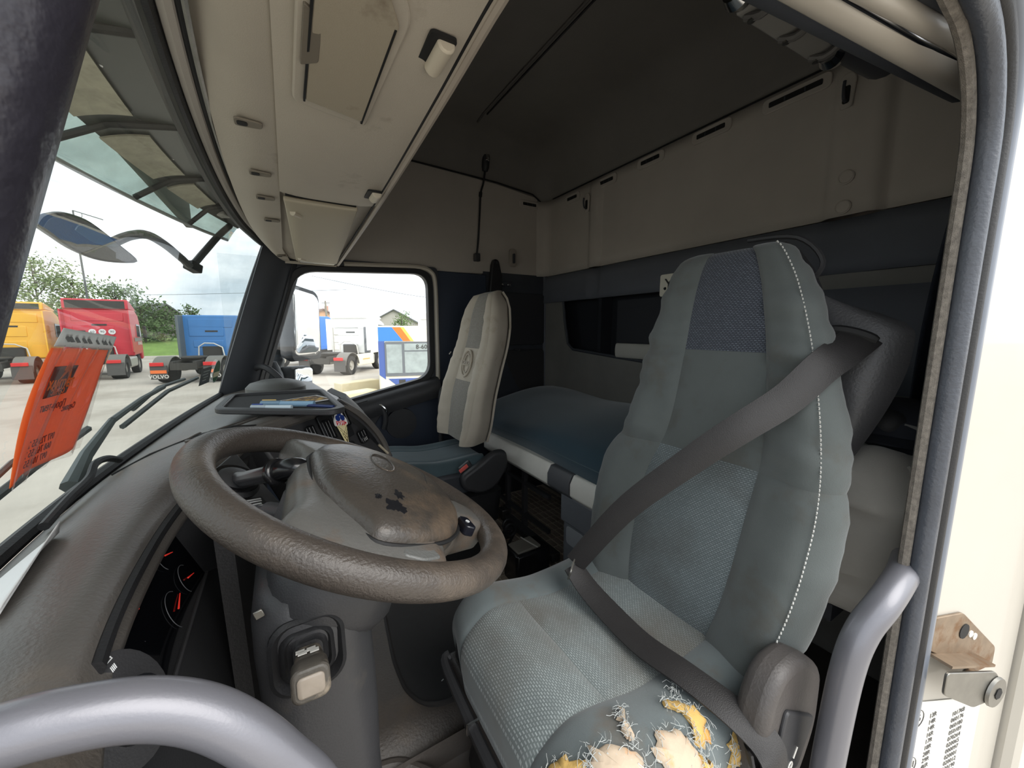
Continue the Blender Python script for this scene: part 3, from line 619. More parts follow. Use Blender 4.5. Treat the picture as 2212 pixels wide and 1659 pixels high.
# belt guide wing at shoulder height
wing = M('wing_vinyl', (66, 66, 68), .45, bump=(230, .5), var=(8, .15))
def wg(u, v):
    # outline rows bottom to top, Y inner to outer
    yi = li(v, [0, .25, .7, 1], [.300, .300, .335, .40]); yo = sm(v, [0, .15, .55, .84, .92, 1], [.288, .262, .220, .214, .232, .31])
    z = sm(v, [0, .55, .86, 1], [.85, 1.03, 1.135, 1.222])-.055*u*(v > .8)*(v-.8)/.2
    x = .873+.075*(z-.86)+.012*u-.012*math.sin(math.pi*u)*math.sin(math.pi*v)+.018*u**6
    return V((x, yi+(yo-yi)*u, z))
wgo = obj('belt_wing', G().slab(wg, 18, 24, .035), wing, ds, bevel=.012, seg=4, smooth=50)
obj('belt_slot', G().tube(cr([(.862, .318, 1.117), (.866, .30, 1.119), (.873, .275, 1.113), (.878, .248, 1.101)], 12), [.005, .008]+[.010]*8+[.009, .006], 8), M('slot_black', (14, 14, 15)), wgo)
obj('wing_edge', G().tube(cr([(.905, .375, 1.205), (.905, .35, 1.25), (.91, .40, 1.305), (.915, .50, 1.318)], 16), .005, 6), black, ds)
# cushion
CT = ([0, .5, .85, 1.0, 1.1, 1.4], [.705, .49, .335, .280, .262, .272]); CZ = ([0, .5, .85, 1.0, 1.1, 1.4], [.0, -.010, .012, -.018, -.052, -.165])
def cush(s, t):
    a = abs(s); x = sm(t, *CT); yn, yf = .258+.03*max(0, t-.6), .742; c, h = (yn+yf)/2, (yf-yn)/2
    zs = sm(a, [0, .45, .75, .92, 1.04, 1.35], [0, 0, .012, -.006, -.045, -.16]); ym = sm(a, [0, .95, 1.06, 1.35], [0, .95, 1.0, .99])
    rr = max(0, t-.75)*max(0, a-.55)   # rounded corners
    return V((x+.16*rr, c+math.copysign(ym, s)*h*(1-.12*max(0, t-.85)), .535+sm(t, *CZ)+zs))
cu = empty('cushion', (.45, .5, .38), None, None); cu.parent = ds; cu.location = WL[cu]-WL[ds]
cs = .50
obj('front_pad', panel(cush, -cs, .56, .70, 1.4, 40, 40, .006, 1, edge=14), seatcush, cu, smooth=180)
obj('rear_pad', panel(cush, -cs, .56, 0, .70, 40, 30, .006, 1, edge=14), seatcush, cu, smooth=180)
obj('near_side', panel(cush, -1.35, -cs, 0, 1.4, 34, 60, .005, 1, wr=.003, edge=14), cushplain, cu, smooth=180)
obj('far_side', panel(cush, .56, 1.35, 0, 1.4, 34, 60, .005, 1, wr=.002, edge=14), cushplain, cu, smooth=180)
# torn patches of foam on the near front corner
foam = M('yellow_foam', (204, 168, 98), .95, bump=(120, 1.), var=(30, .25), stain=((196, 120, 50), 14, .56, .72))
wad = M('white_wadding', (190, 172, 150), .95, bump=(60, 1.), var=(25, .15), stain=((206, 146, 84), 16, .54, .66))
FR = G()
def cpt(px):  # (s,t) of a hole on the cushion
    p, n = Pn(cush, *px); return p, n
def hole(pts, mt_, lift, nm):
    """irregular patch given in (s,t), following the cushion surface"""
    c0 = (sum(p[0] for p in pts)/len(pts), sum(p[1] for p in pts)/len(pts)); g = G(); P0, n0 = cpt(c0)
    out = []
    for i, p in enumerate(pts):
        q = pts[(i+1) % len(pts)]
        for k in range(4):
            f = k/4; a = (p[0]+(q[0]-p[0])*f+rnd.uniform(-.022, .022), p[1]+(q[1]-p[1])*f+rnd.uniform(-.014, .014)); out.append(a)
    n = len(out); vs = []
    for sc, up in ((1, .0065), (.86, lift), (.5, lift+.0012)):
        for a in out:
            b = (c0[0]+(a[0]-c0[0])*sc, c0[1]+(a[1]-c0[1])*sc); p, m_ = cpt(b); vs.append(p+m_*up)
    vs.append(P0+n0*(lift+.0015)); fs = []
    for r_ in range(2):
        for i in range(n): fs.append((r_*n+i, r_*n+(i+1) % n, (r_+1)*n+(i+1) % n, (r_+1)*n+i))
    for i in range(n): fs.append((2*n+i, 2*n+(i+1) % n, 3*n))
    for a in out:
        for q_ in range(3):
            an = rnd.uniform(0, 6.28); L_ = rnd.uniform(.012, .05); pt_ = []
            for i in range(4):
                p, m_ = cpt((a[0]+math.cos(an)*L_*i/3+rnd.uniform(-.004, .004), a[1]+math.sin(an)*L_*.75*i/3)); pt_.append(p+m_*(lift+.001+.003*math.sin(i)*rnd.random()))
            FR.tube(pt_, rnd.uniform(.0002, .00045), 4, cap=False)
    g.add(vs, fs); return obj(nm, g, mt_, cu, smooth=60)
thread = M('frayed_thread', (176, 180, 178), .9)
hole([(-.69, .56), (-.70, .515), (-.77, .475), (-.86, .455), (-.92, .475), (-.94, .52), (-.90, .54), (-.84, .51), (-.77, .535)], foam, 0.0115, 'torn_foam')
hole([(-.80, .665), (-.84, .60), (-.90, .55), (-.98, .545), (-1.02, .60), (-.97, .68), (-.90, .72)], wad, 0.0125, 'torn_wadding')
hole([(-.94, .56), (-.97, .52), (-1.02, .54), (-1.02, .60)], foam, 0.0145, 'torn_foam')
hole([(-.61, 1.03), (-.68, .965), (-.77, .93), (-.84, .95), (-.82, 1.02), (-.70, 1.06)], foam, 0.0115, 'torn_foam')
hole([(-.73, .90), (-.80, .80), (-.87, .755), (-.95, .76), (-.97, .86), (-.90, .95), (-.80, .94)], wad, 0.0120, 'torn_wadding')
hole([(-.62, .70), (-.70, .73), (-.80, .755), (-.79, .765), (-.69, .75)], wad, 0.0115, 'torn_wadding')
hole([(-.97, .40), (-.96, .36), (-1.02, .345), (-1.06, .38), (-1.03, .42)], foam, 0.0115, 'torn_foam')
g = FR
for k in range(9):
    a = cpt((-.74-.02*k, .92-.018*k)); b = cpt((-.92-.01*k, .90-.025*k)); g.tube([a[0]+a[1]*.0125, (a[0]+b[0])/2+a[1]*.016, b[0]+b[1]*.0125], .0009, 4, cap=False)
for k in range(26):
    a0, b0 = rnd.uniform(-.72, -.62), rnd.uniform(.42, .48); p, m_ = cpt((a0, b0)); q, m2 = cpt((a0+rnd.uniform(-.04, .05), b0+rnd.uniform(-.03, .03))); g.tube([p+m_*.006, (p+q)/2+m_*.011, q+m2*.007], .0005, 4, cap=False)
obj('frayed_threads', g, thread, cu, kind='stuff', smooth=0)
# seat belt
def ribbon(pts, nrm, w, t=.0016, n=40):
    P = cr(pts, n); N = cr(nrm, n); rings = []
    for i in range(n):
        tg = (P[min(i+1, n-1)]-P[max(i-1, 0)]).normalized(); nn = (N[i]-tg*N[i].dot(tg)).normalized(); sd = tg.cross(nn)
        ww = w[0]+(w[1]-w[0])*i/(n-1) if isinstance(w, tuple) else w
        ring = []
        for k in range(9):
            f = k/4-1; ring.append(P[i]+sd*ww/2*f+nn*(t-.0035*f*f))
        for k in range(8, -1, -1):
            f = k/4-1; ring.append(P[i]+sd*ww/2*f+nn*(-t-.0035*f*f))
        rings.append(ring)
    return G().loft(rings)
belt = M('belt_webbing', (40, 38, 38), .55, bump=(700, .5), var=(14, .2))
bl = obj('seat_belt', ribbon([(.880, .268, 1.112), (.815, .272, 1.085), (.764, .281, 1.058), (.716, .307, 1.006), (.662, .349, .954), (.626, .406, .890), (.571, .512, .762), (.530, .612, .602)],
    [(-.35, -.5, .9), (-.6, -.6, .5), (-.8, -.55, .1), (-.75, -.55, .2), (-.7, -.6, .3), (-.6, -.6, .35), (-.5, -.7, .5), (-.3, -.7, .6)], (.058, .046)), belt, ds, smooth=60)
obj('lap_belt', ribbon([(.527, .614, .597), (.528, .57, .573), (.530, .50, .556), (.527, .42, .553), (.530, .34, .562), (.540, .275, .558), (.552, .232, .543), (.556, .210, .525), (.553, .204, .505), (.545, .212, .490), (.538, .228, .495), (.54, .24, .52)],
    [(-.1, -.3, 1), (-.3, -.2, 1), (-.4, -.2, 1), (-.3, -.2, 1), (-.2, -.2, 1), (-.2, -.4, 1), (-.2, -.8, .5), (-.25, -1, .0), (-.3, -.9, -.3), (-.5, -.1, -.9), (-.6, .6, -.3), (-.6, .8, .1)], (.046, .048), n=60), belt, bl, smooth=60)
obj('belt_tongue', ringframe(rrect(.066, .034, .008), rrect(.050, .012, .003), -.002, .002) if 0 else G().loft([[V((.527, .617, .598))+V((.72, .52, .3)).normalized()*p[0]+V((-.1, -.42, .9)).normalized()*p[1]+V((-.5, .8, .3))*d for p in q] for q, d in ((rrect(.066, .034, .008), .002), (rrect(.052, .012, .003), .002), (rrect(.052, .012, .003), -.002), (rrect(.066, .034, .008), -.002), (rrect(.066, .034, .008), .002))], True, False), steel, bl, bevel=.001)
# hinge cover with lever, base
sc_ = M('seat_side_plastic', (74, 70, 68), .5, bump=(230, .5), var=(9, .2))
sc = obj('hinge_cover', G().prism(rpoly([(.545, .47), (.55, .57), (.585, .625), (.66, .625), (.735, .565), (.735, .46), (.69, .385), (.60, .36), (.555, .40)], .03), (0, .268, 0), (1, 0, 0), (0, 0, 1), .048), sc_, ds, bevel=.016, seg=4)
lv = obj('recline_lever', G().prism(rpoly([(.60, .565), (.70, .50), (.655, .43), (.575, .48)], .012), (0, .222, 0), (1, 0, 0), (0, 0, 1), .008), black, sc, bevel=.003)
obj('lever_mark', G().tube([(.632, .213, .466), (.642, .213, .480)], .0012, 6), white, lv)
obj('mark_loop', G().tube([(.624+.006*math.cos(a/8*6.283), .213, .458+.006*math.sin(a/8*6.283)) for a in range(8)], .0012, 5, closed=True), white, lv)
obj('suspension_bellows', G().loft([[V((.46+p[0], .50+p[1], z)) for p in rrect(w_, d_, .05)] for z, w_, d_ in ((.0, .34, .36), (.07, .36, .38), (.09, .33, .35), (.13, .36, .38), (.16, .33, .35), (.20, .36, .38), (.24, .34, .36), (.30, .38, .40), (.38, .40, .44))]), rubber, ds)
obj('seat_pan', G().box(.275, .68, .285, .715, .385, .45), black, ds, bevel=.015)
hb_ = obj('front_handle', G().tube(cr([(.262, .70, .43), (.248, .69, .425), (.246, .60, .415), (.246, .48, .41), (.25, .42, .41), (.268, .41, .41)], 24), .010, 8), black, ds)
obj('handle_cap', G().obox((.2455, .55, .4135), (.023, .004, .023), (1, 0, 0), (0, 1, .09)), chrome, hb_)
obj('frame_cover', G().obox((.275, .52, .395), (.03, .40, .05), (1, 0, 0), (0, 1, 0)), sc_, ds, bevel=.01)
obj('seat_rail', G().obox((.30, .43, .34), (.03, .03, .06), (1, 0, 0), (0, 1, 0)), steel, ds, bevel=.004)
obj('lower_side_panel', G().obox((.48, .27, .36), (.42, .02, .12), (1, 0, 0), (0, 1, 0)), black, ds, bevel=.008)
# ---- passenger seat
cov = M('beige_seat_cover', (188, 178, 162), .8, bump=(500, .2), var=(4, .12), stain=((150, 134, 112), 6, .56, .75))
covmesh = patmat('grey_mesh_cover', (118, 114, 106), (164, 160, 150), 'yz', .012, .006)
pb = backfn([.58, .66, .80, .92, 1.06, 1.20, 1.28, 1.305, 1.31], [.715, .725, .745, .775, .815, .845, .87, .89, .92], [1.59, 1.56, 1.55, 1.55, 1.555, 1.58, 1.62, 1.65, 1.67],
            [1.95, 1.965, 1.965, 1.945, 1.915, 1.90, 1.865, 1.84, 1.82], VT)
ps = empty('passenger_seat', (.6, 1.72, 0), 'passenger seat with beige and mesh cover on the backrest', 'seat')
b2 = empty('backrest', (.8, 1.72, .58), None, None); b2.parent = ps; b2.location = WL[b2]-WL[ps]
obj('mesh_strip', panel(pb, -.42, .45, .66, 1, 16, 16, .004), covmesh, b2, smooth=180)
obj('badge_panel', panel(pb, -.42, .45, .44, .66, 16, 14, .003), cov, b2, smooth=180)
obj('mesh_strip', panel(pb, -.42, .45, 0, .44, 16, 20, .004), covmesh, b2, smooth=180)
for a, b in ((-1.35, -.92), (-.92, -.42), (.45, 1.35)): obj('cover_side', panel(pb, a, b, 0, 1, 22, 40, .006, wr=.006), cov, b2, smooth=180)
bd = V(pb(0, .55)); nb = V((-.97, 0, .24)); uy_ = V((.24, 0, .97)); ux_ = V((0, -1, 0))
bo = bd+nb*.008
ring = [bo+ux_*.050*math.cos(i/24*6.283)+uy_*.066*math.sin(i/24*6.283) for i in range(24)]
bg_ = obj('badge_ring', G().tube(ring, .0055, 8, closed=True), cov, b2)
obj('badge_ring', G().tube([bo+ux_*.034*math.cos(i/24*6.283)+uy_*.046*math.sin(i/24*6.283) for i in range(24)], .0035, 8, closed=True), cov, bg_)
obj('badge_bar', G().obox(bo, (.11, .024, .006), ux_, uy_), cov, bg_, bevel=.002)
text('badge_lettering', 'VOLVO', bo+nb*.0035, ux_, uy_, .026, M('badge_grey', (140, 132, 120), .7), bg_, depth=.001)
def shell2(u, v):
    p = pb(math.copysign(1.34, 2*u-1), min(v, .985)); c = pb(0, min(v, .985)); return V((p.x+.01+.02*(1-(2*u-1)**2), c.y+(p.y-c.y)*abs(2*u-1), p.z))
obj('back_shell', G().slab(shell2, 20, 20, -.01), cov, b2)
pcf = M('passenger_cushion', (72, 90, 96), .9, bump=(600, .3), var=(6, .2), sheen=.2)
def pc_(s, t):
    a = abs(s); x = sm(t, [0, .5, .85, 1.0, 1.1, 1.4], [.80, .58, .40, .33, .31, .32]); zz = sm(t, *CZ)+sm(a, [0, .6, .85, 1.0, 1.1, 1.35], [0, 0, .008, -.03, -.07, -.15])
    return V((x, 1.775+math.copysign(sm(a, [0, .95, 1.06, 1.35], [0, .95, 1, .99]), s)*.185, .515+zz))
for a, b in ((-1.06, -.5), (-.5, .5), (.5, 1.06)): obj('cushion_panel', panel(pc_, a, b, 0, 1.15, 18, 26, .004, 1, edge=12), pcf, ps, smooth=180)
obj('seat_pan', G().box(.335, .84, 1.575, 1.965, .34, .47), darktrim, ps, bevel=.02)
obj('hinge_cover', G().prism(rpoly([(.66, .40), (.65, .46), (.73, .50), (.82, .555), (.885, .555), (.895, .47), (.83, .38), (.75, .36)], .03), (0, 1.575, 0), (1, 0, 0), (0, 0, 1), .045), black, ps, bevel=.014, seg=3)
bu = obj('belt_buckle', G().obox((.665, 1.525, .515), (.06, .022, .03), (1, 0, .6), (0, 1, 0)), black, ps, bevel=.006)
obj('release_button', G().obox((.652, 1.5125, .512), (.045, .004, .018), (1, 0, .6), (0, 1, 0)), M('red_button', (216, 96, 88), .4, emit=None), bu, bevel=.002)
obj('seat_base', G().loft([[V((.62+p[0], 1.72+p[1], z)) for p in rrect(w_, d_, .05)] for z, w_, d_ in ((.0, .40, .34), (.2, .40, .34), (.22, .46, .40), (.37, .48, .42))]), rubber, ps)
obj('cover_strap', G().tube(cr([(.80, 2.0, 1.0), (.79, 1.985, .997), (.775, 1.962, .992)], 6), .003, 6), white, ps)
# coiled hose beside the passenger seat
e = empty('air_hose', (.86, 1.5, .0), 'black coiled hose on the floor beside the passenger seat base', 'hose')
obj('coil', G().tube([(.88+.028*math.cos(i*.55), 1.50+.012*math.sin(i*.2), .16+.030*math.sin(i*.55)+.0012*i-.02) for i in range(46)], .007, 8), rubber, e)
obj('tail', G().tube(cr([(.90, 1.50, .13), (.86, 1.52, .05), (.80, 1.54, .02), (.70, 1.52, .015)], 16), .007, 8), rubber, e)
# ================================================================== BUNK
bk_ = empty('bunk_bed', (1.0, 1.4, .3), 'white and grey bunk rail running across the rear of cab', 'bunk')
brm = M('bunk_rail_white', (232, 230, 222), .4, var=(9, .08), coat=.2)
def railsec(y): return [V(p) for p in ((.985, y, .425), (.955, y, .455), (.955, y, .505), (.975, y, .540), (1.02, y, .540), (1.02, y, .425))]
obj('rail', G().loft([railsec(1.92), railsec(1.305)]), brm, bk_, bevel=.005)
obj('latch', G().loft([[p+V((-.003, 0, 0)) for p in railsec(1.30)], [p+V((-.003, 0, 0)) for p in railsec(1.155)]]), M('latch_grey', (84, 86, 90), .45), bk_, bevel=.005)
obj('rail', G().loft([railsec(1.15), railsec(.96)]), brm, bk_, bevel=.005)
obj('end_cap', G().loft([railsec(.958), [p+V((.01, 0, .0))*0 for p in railsec(.92)]]), white, bk_, bevel=.012)
obj('latch_mark', G().obox((.957, 1.225, .495), (.002, .06, .006), (1, 0, 0), (0, 1, 0)), M('mark_dark', (50, 52, 56)), bk_)
obj('bed_base', G().box(1.0, 1.56, .30, 2.17, .48, .52), darktrim, bk_)
mts = empty('mattress', (1.28, 1.3, .52), 'dark teal fitted sheet mattress on the bunk', 'mattress')
sheet = M('dark_teal_sheet', (40, 68, 82), .85, bump=(600, .25), var=(4, .15), sheen=.4)
def matf(u, v):
    y = 2.165-1.86*u
    a = V((1.0, y, .53))
    pr_ = cr([(.995, 0, .535), (.985, 0, .58), (.995, 0, .625), (1.04, 0, .66), (1.15, 0, .70), (1.3, 0, .735), (1.45, 0, .75), (1.555, 0, .745)], 24)
    k = v*23; i = min(int(k), 22); p = pr_[i].lerp(pr_[i+1], k-i)
    zz = p.z+(.014*mn.noise(V((p.x*3, y*2.6, 0)))+.010*math.sin(y*4+p.x*3))*min(1, v*2.5)
    ed = min(1, u/.05); zz = .53+(zz-.53)*(.55+.45*math.sqrt(max(0, 1-(1-ed)**2)))
    ed2 = min(1, (1-u)/.04); zz = .53+(zz-.53)*(.3+.7*math.sqrt(max(0, 1-(1-ed2)**2)))
    return V((p.x+.012*math.sin(y*5)*(1-v)**3, y, zz))
obj('sheet', G().grid(matf, 80, 40), sheet, mts, smooth=180)
obj('hem', G().tube([V(matf(i/60, .17))+V((-.001, 0, .001)) for i in range(2, 60)], .0022, 6), M('hem_thread', (84, 100, 108), .8), mts)
obj('sheet_skirt', G().grid(lambda u, v: V((.999+.006*mn.noise(V((u*40, v*3, 1))), 2.16-1.84*u, .54-.02*v)), 60, 4), M('elastic_dark', (30, 32, 38), .9), mts)
# bunk leg frame and the drawer box under the bunk
e = empty('bunk_support', (1.05, 1.7, 0), 'black steel grid support frame under the bunk', 'frame')
bs = M('black_steel', (62, 62, 64), .45)
for y in (2.02, 1.86, 1.68): obj('upright', G().box(1.07, 1.095, y-.012, y+.012, .0, .48), bs, e)
for z in (.12, .30): obj('cross_bar', G().box(1.072, 1.09, 1.45, 2.05, z-.01, z+.01), bs, e)
obj('slide_rail', G().obox((1.05, 1.60, .045), (.05, .50, .04), (1, 0, 0), (0, 1, .0)), bs, e, bevel=.004)
obj('slide_clamp', G().box(1.01, 1.06, 1.80, 1.85, .05, .10), steel, e, bevel=.004)
dr = empty('storage_box', (1.1, 1.0, .0), 'dark grey storage box with recessed grip under the bunk end', 'box')
dg = M('drawer_grey', (108, 112, 119), .55, bump=(400, .15), var=(6, .15))
obj('body', G().box(.985, 1.5, .50, 1.225, .02, .44), dg, dr, bevel=.012)
obj('lid', G().box(.972, 1.0, .50, 1.228, .315, .44), dg, dr, bevel=.008)
obj('grip_recess', G().prism(rpoly([(.52, .22), (1.20, .22), (1.20, .30), (.52, .30)], .02), (.9835, 0, 0), (0, 1, 0), (0, 0, 1), .003), M('grip_grey', (150, 154, 160), .5), dr, bevel=.001)
# ================================================================== LOOSE THINGS BEHIND THE SEAT
plw = M('grey_pillow_cloth', (158, 155, 148), .9, bump=(600, .3), var=(6, .12), sheen=.2)
bgp = empty('grey_bag', (1.05, .24, .50), 'grey padded bag wedged behind the driver seat', 'bag')
def bagf(u, v):
    th = 2*math.pi*u; ph = -math.pi/2+math.pi*v; e1, e2 = .45, .5
    cf = lambda w_, e_: math.copysign(abs(math.cos(w_))**e_, math.cos(w_)); sf = lambda w_, e_: math.copysign(abs(math.sin(w_))**e_, math.sin(w_))
    p = V((1.03+.13*cf(ph, e1)*cf(th, e2), .262+.105*cf(ph, e1)*sf(th, e2), .715+.165*sf(ph, e1)))
    return p+V((1, 1, 1))*(.016*mn.noise(p*11)+.022*mn.noise(V((p.x*7, p.y*7, p.z*26+p.y*14))))
obj('bag_body', G().grid(bagf, 60, 40), plw, bgp, smooth=180)
obj('seam', G().tube([V(bagf(.62, .15+.7*i/30))*1.0 for i in range(31)], .004, 6), plw, bgp)
obj('mesh_pocket', G().grid(lambda a, b: V(bagf(.60+.05*a, .18+.25*b))+V((-.004, -.003, 0)), 10, 10), patmat('mesh_dark', (52, 52, 52), (104, 102, 98), 'yz', .012, .008), bgp, smooth=180)
cp = empty('dark_cap', (1.15, .27, .87), 'dark peaked cap lying on top of the grey bag', 'cap')
capm = M('cap_cloth', (44, 48, 56), .85, var=(30, .3))
obj('crown', G().lathe([(.0, .085), (.04, .08), (.075, .055), (.09, .02), (.092, .0), (0, .0)], (1.16, .27, .885), (-.15, -.1, 1), 24), capm, cp)
obj('peak', G().slab(lambda u, v: V((1.09-.06*v*math.sin(math.pi*u), .19+.16*u, .895-.012*v+.01*math.sin(math.pi*u))), 12, 6, .004), capm, cp)
obj('button', G().lathe([(.0, .0), (.022, 0), (.024, .006), (.014, .010), (0, .010)], (1.085, .27, .93), (-.9, -.3, .3), 16), rubber, cp)
obj('tag', G().obox((1.085, .235, .92), (.002, .028, .016), (1, .3, 0), (-.3, 1, .2)), M('tag_grey', (120, 120, 118), .7), cp)
# bunk curtain gathered behind the door pillar
cm = M('dark_curtain', (40, 46, 58), .9, bump=(300, .4), var=(50, .3))
def curt(u, v):
    z = .85+1.02*v; y = .145+.075*u+.035*u*(1-v)*1.2; x = 1.30+.03*math.sin(u*16+2*v)+.05*u
    y += .03*math.sin(math.pi*v)*u
    return V((x, y*(.9+.25*(1-v)) , z))
ct = empty('bunk_curtain', (1.3, .19, .85), 'dark blue bunk curtain gathered behind the driver door pillar', 'curtain')
obj('cloth', G().grid(curt, 40, 30), cm, ct, solid=.004, smooth=180)
# grab rails by the door
e = empty('entry_grab_rail', (.75, .15, .2), 'grey tubular grab rail beside the rear door pillar', 'rail')
obj('tube', G().tube(cr([(.845, .168, .752), (.79, .160, .747), (.725, .160, .728), (.69, .170, .69), (.672, .176, .63), (.662, .180, .5), (.655, .182, .35), (.65, .183, .15)], 50), .0195, 16), silver, e)
e = empty('dash_grab_rail', (-.06, .25, .8), 'grey tubular grab rail in front of the dashboard end', 'rail')
obj('tube', G().tube(cr([(-.22, .28, .90), (-.167, .27, .921), (-.129, .262, .927), (-.106, .26, .925), (-.08, .258, .918), (-.057, .255, .905), (-.037, .25, .886), (-.018, .245, .858), (.002, .24, .82), (.02, .235, .74)], 50), .0145, 18), silver, e)
# ================================================================== DASHBOARD
EY = [.14, .30, .41, .57, .72, .85, .98, 1.10, 1.19, 1.30, 1.5, 2.14]
EX = [-.085, -.125, -.147, -.157, -.15, -.115, -.07, .03, .115, .15, .15, .12]
EZ = [.845, .865, .872, .872, .876, .895, .915, .920, .920, .915, .90, .87]
def edge(y): return V((sm(y, EY, EX), y, sm(y, EY, EZ)))
def dtop(u, v):
    y = .14+2.0*u; e_ = edge(y); b = wbot(y)+V((.024, 0, .018))
    p = b.lerp(e_, min(v/.9, 1)) if v < .9 else e_.copy()
    k = min(v/.9, 1); p.z += .022*math.sin(math.pi*k)**.8*(1-.4*(y > 1))
    if k > .8: p.z -= .010*((k-.8)/.2)**2
    if v >= .9:
        f = (v-.9)/.1; p += V((.010*math.sin(f*math.pi), 0, -.010-.034*f)) if f > 0 else V((0, 0, 0))
        if f > .5: p.x -= .02*(f-.5)*2
    return p
da = empty('dashboard', (-.1, 1.1, .5), 'dark grey grained dashboard curving around the driver', 'dashboard')
obj('top_pad', G().grid(dtop, 110, 44), dashm, da, smooth=180)
ecp = [V(dtop(0, i/20)) for i in range(21)]; ecp = [(p.x, p.z) for p in ecp]+[(-.07, .45), (-.40, .45), (-.40, .80)]
obj('end_cap', G().prism(ecp, (0, .152, 0), (1, 0, 0), (0, 0, 1), .014), dashm, da)
obj('top_seam', G().tube([V(dtop(u_, .9*w_))+V((0, 0, .0012)) for u_, w_ in ((.405, .12), (.41, .35), (.415, .6), (.425, .85), (.432, .97))], .0022, 6), M('slot_black', (14, 14, 15)), da)
obj('hood_lip', G().tube([edge(.40+.40*i/24)+V((.0, 0, -.018)) for i in range(25)], .007, 8), rubber, da)
# instrument cluster
glossblk = M('cluster_glass', (10, 11, 14), .06, spec=.6)
matblk = M('soft_black_fascia', (30, 31, 34), .7, bump=(500, .25), var=(20, .2))
cl = obj('instrument_cluster', G().slab(lambda u, v: V((-.165+.042*v-.01*math.sin(math.pi*u), .445+.245*u, .862-.102*v)), 12, 6, -.02), glossblk, da)
cu0 = V((-.165, .445, .862)); ua = V((0, 1, 0)); va = V((.042, 0, -.102)).normalized(); na = V((.924, 0, .381))
def clp(u, v, h=.001): return V((-.165+.042*v-.01*math.sin(math.pi*u), .445+.245*u, .862-.102*v))+na*h
redn = M('red_needle', (224, 52, 40), .4, emit=((224, 52, 40), .15))
dial = M('dial_mark', (96, 98, 102), .5)
for u, v, an, L, rr in ((.36, .42, 2.2, .040, .036), (.80, .38, -.35, .022, .020), (.83, .80, -.3, .022, .020), (.60, .88, .25, .026, .024)):
    c_ = clp(u, v, .0015); d_ = obj('dial_ring', G().tube([c_+ua*rr*math.cos(t)+va*rr*math.sin(t) for t in [math.pi*(.75+1.0*i/20) for i in range(21)]], .0004, 5), dial, cl)
    obj('needle', G().tube([c_+na*.001, c_+na*.001+(ua*math.cos(an)-va*math.sin(an))*L], [.0011, .0005], 6), redn, d_)
obj('lower_fascia', G().slab(lambda u, v: V((-.122+.06*v-.02*v*v*0, .445+.30*u, .760-.30*v)), 10, 10, -.02), matblk, da, smooth=50)
obj('under_dash_panel', G().slab(lambda u, v: V((-.075+.02*v, .60+.75*u, .86-.84*v)), 8, 8, -.02), rubber, da)
obj('fold_line', G().tube([(-.121, .445+.245*i/10, .761) for i in range(11)], .0022, 6), black, da)
def cheek(u, v):
    a = V((-.165, .69, .864)).lerp(V((-.123, .69, .76)), v); b = edge(.97)+V((-.005, 0, -.03)); b = b.lerp(V((-.02, .88, .70)), v); return a.lerp(b, u)
obj('cluster_cheek', G().slab(cheek, 12, 8, -.012), matblk, da, smooth=50)
def lf(u, v):
    y = .14+.305*u; e_ = edge(y)+V((-.006, 0, -.040)); return e_.lerp(V((-.07, y, .45)), v)+V((.018*math.sin(math.pi*min(1, v*1.3)), 0, 0))
obj('switch_fascia', G().slab(lf, 10, 12, -.02), matblk, da, smooth=50)
obj('knee_panel', G().slab(lambda u, v: V((-.065+.03*v, .14+.62*u, .47-.42*v)), 8, 6, -.02), rubber, da)
# head light switch
sc0 = V((-.133, .395, .815)); sn = V((.86, -.2, .42)).normalized(); su = V((.2, .97, 0)).normalized(); sv_ = su.cross(sn)*-1
sv_ = sn.cross(su)
hs = obj('light_switch', G().lathe([(.046, -.004), (.046, .003), (.044, .004), (.0, .004)], sc0, sn, 28), black, da)
obj('switch_knob', G().lathe([(.024, .002), (.023, .016), (.018, .018), (.0, .018)], sc0-sv_*.006, sn, 22), M('knob_gloss', (24, 25, 28), .2), hs)
obj('knob_ring', G().tube([sc0-sv_*.006+sn*.018+su*.019*math.cos(i*.35)+sv_*.019*math.sin(i*.35) for i in range(18)], .001, 5, closed=True), chrome, hs)
wm = M('white_print', (206, 208, 208), .6)
for k, an in enumerate((1.15, 1.85)):   # lamp symbols
    c_ = sc0+sn*.0046+su*.036*math.cos(an)+sv_*.036*math.sin(an)
    obj('lamp_symbol', G().tube([c_+su*.0042*math.cos(i*.5)+sv_*.0042*math.sin(i*.5)+sv_*.003 for i in range(7)], .0006, 4, closed=True), wm, hs)
    for j in range(4): obj('beam_line', G().tube([c_+su*(.0015*j-.0022)-sv_*.001, c_+su*(.0015*j-.0030)-sv_*.0055], .0004, 4), wm, hs)
# tray with papers
def tr_(u, v): return None
ty0, ty1, tx0, tx1, tz = 1.045, 1.385, -.135, .105, .936
tq = [(tx0, ty0+.10), (tx0+.01, ty1), (tx1-.012, ty1-.02), (tx1+.005, ty0-.02), (tx1-.03, ty0-.045)]
tqo = rpoly([(-.155, 1.15), (-.145, 1.40), (.105, 1.375), (.125, 1.01), (.09, .985)], .03); tqi = rpoly([(-.138, 1.165), (-.13, 1.385), (.092, 1.36), (.108, 1.035), (.085, 1.01)], .025)
def zr(p, z): return [V((q[0], q[1], z)) for q in p]
tray = obj('tray', G().loft([zr(tqo, .918), zr(tqo, .932), zr(tqi, .932), zr(tqi, .918), zr(tqo, .918)], True, False), black, da, bevel=.003)
obj('tray_floor', G().prism(tqi, (0, 0, .921), (1, 0, 0), (0, 1, 0), .004), M('tray_rubber', (34, 34, 36), .8, bump=(260, 1.)), tray)
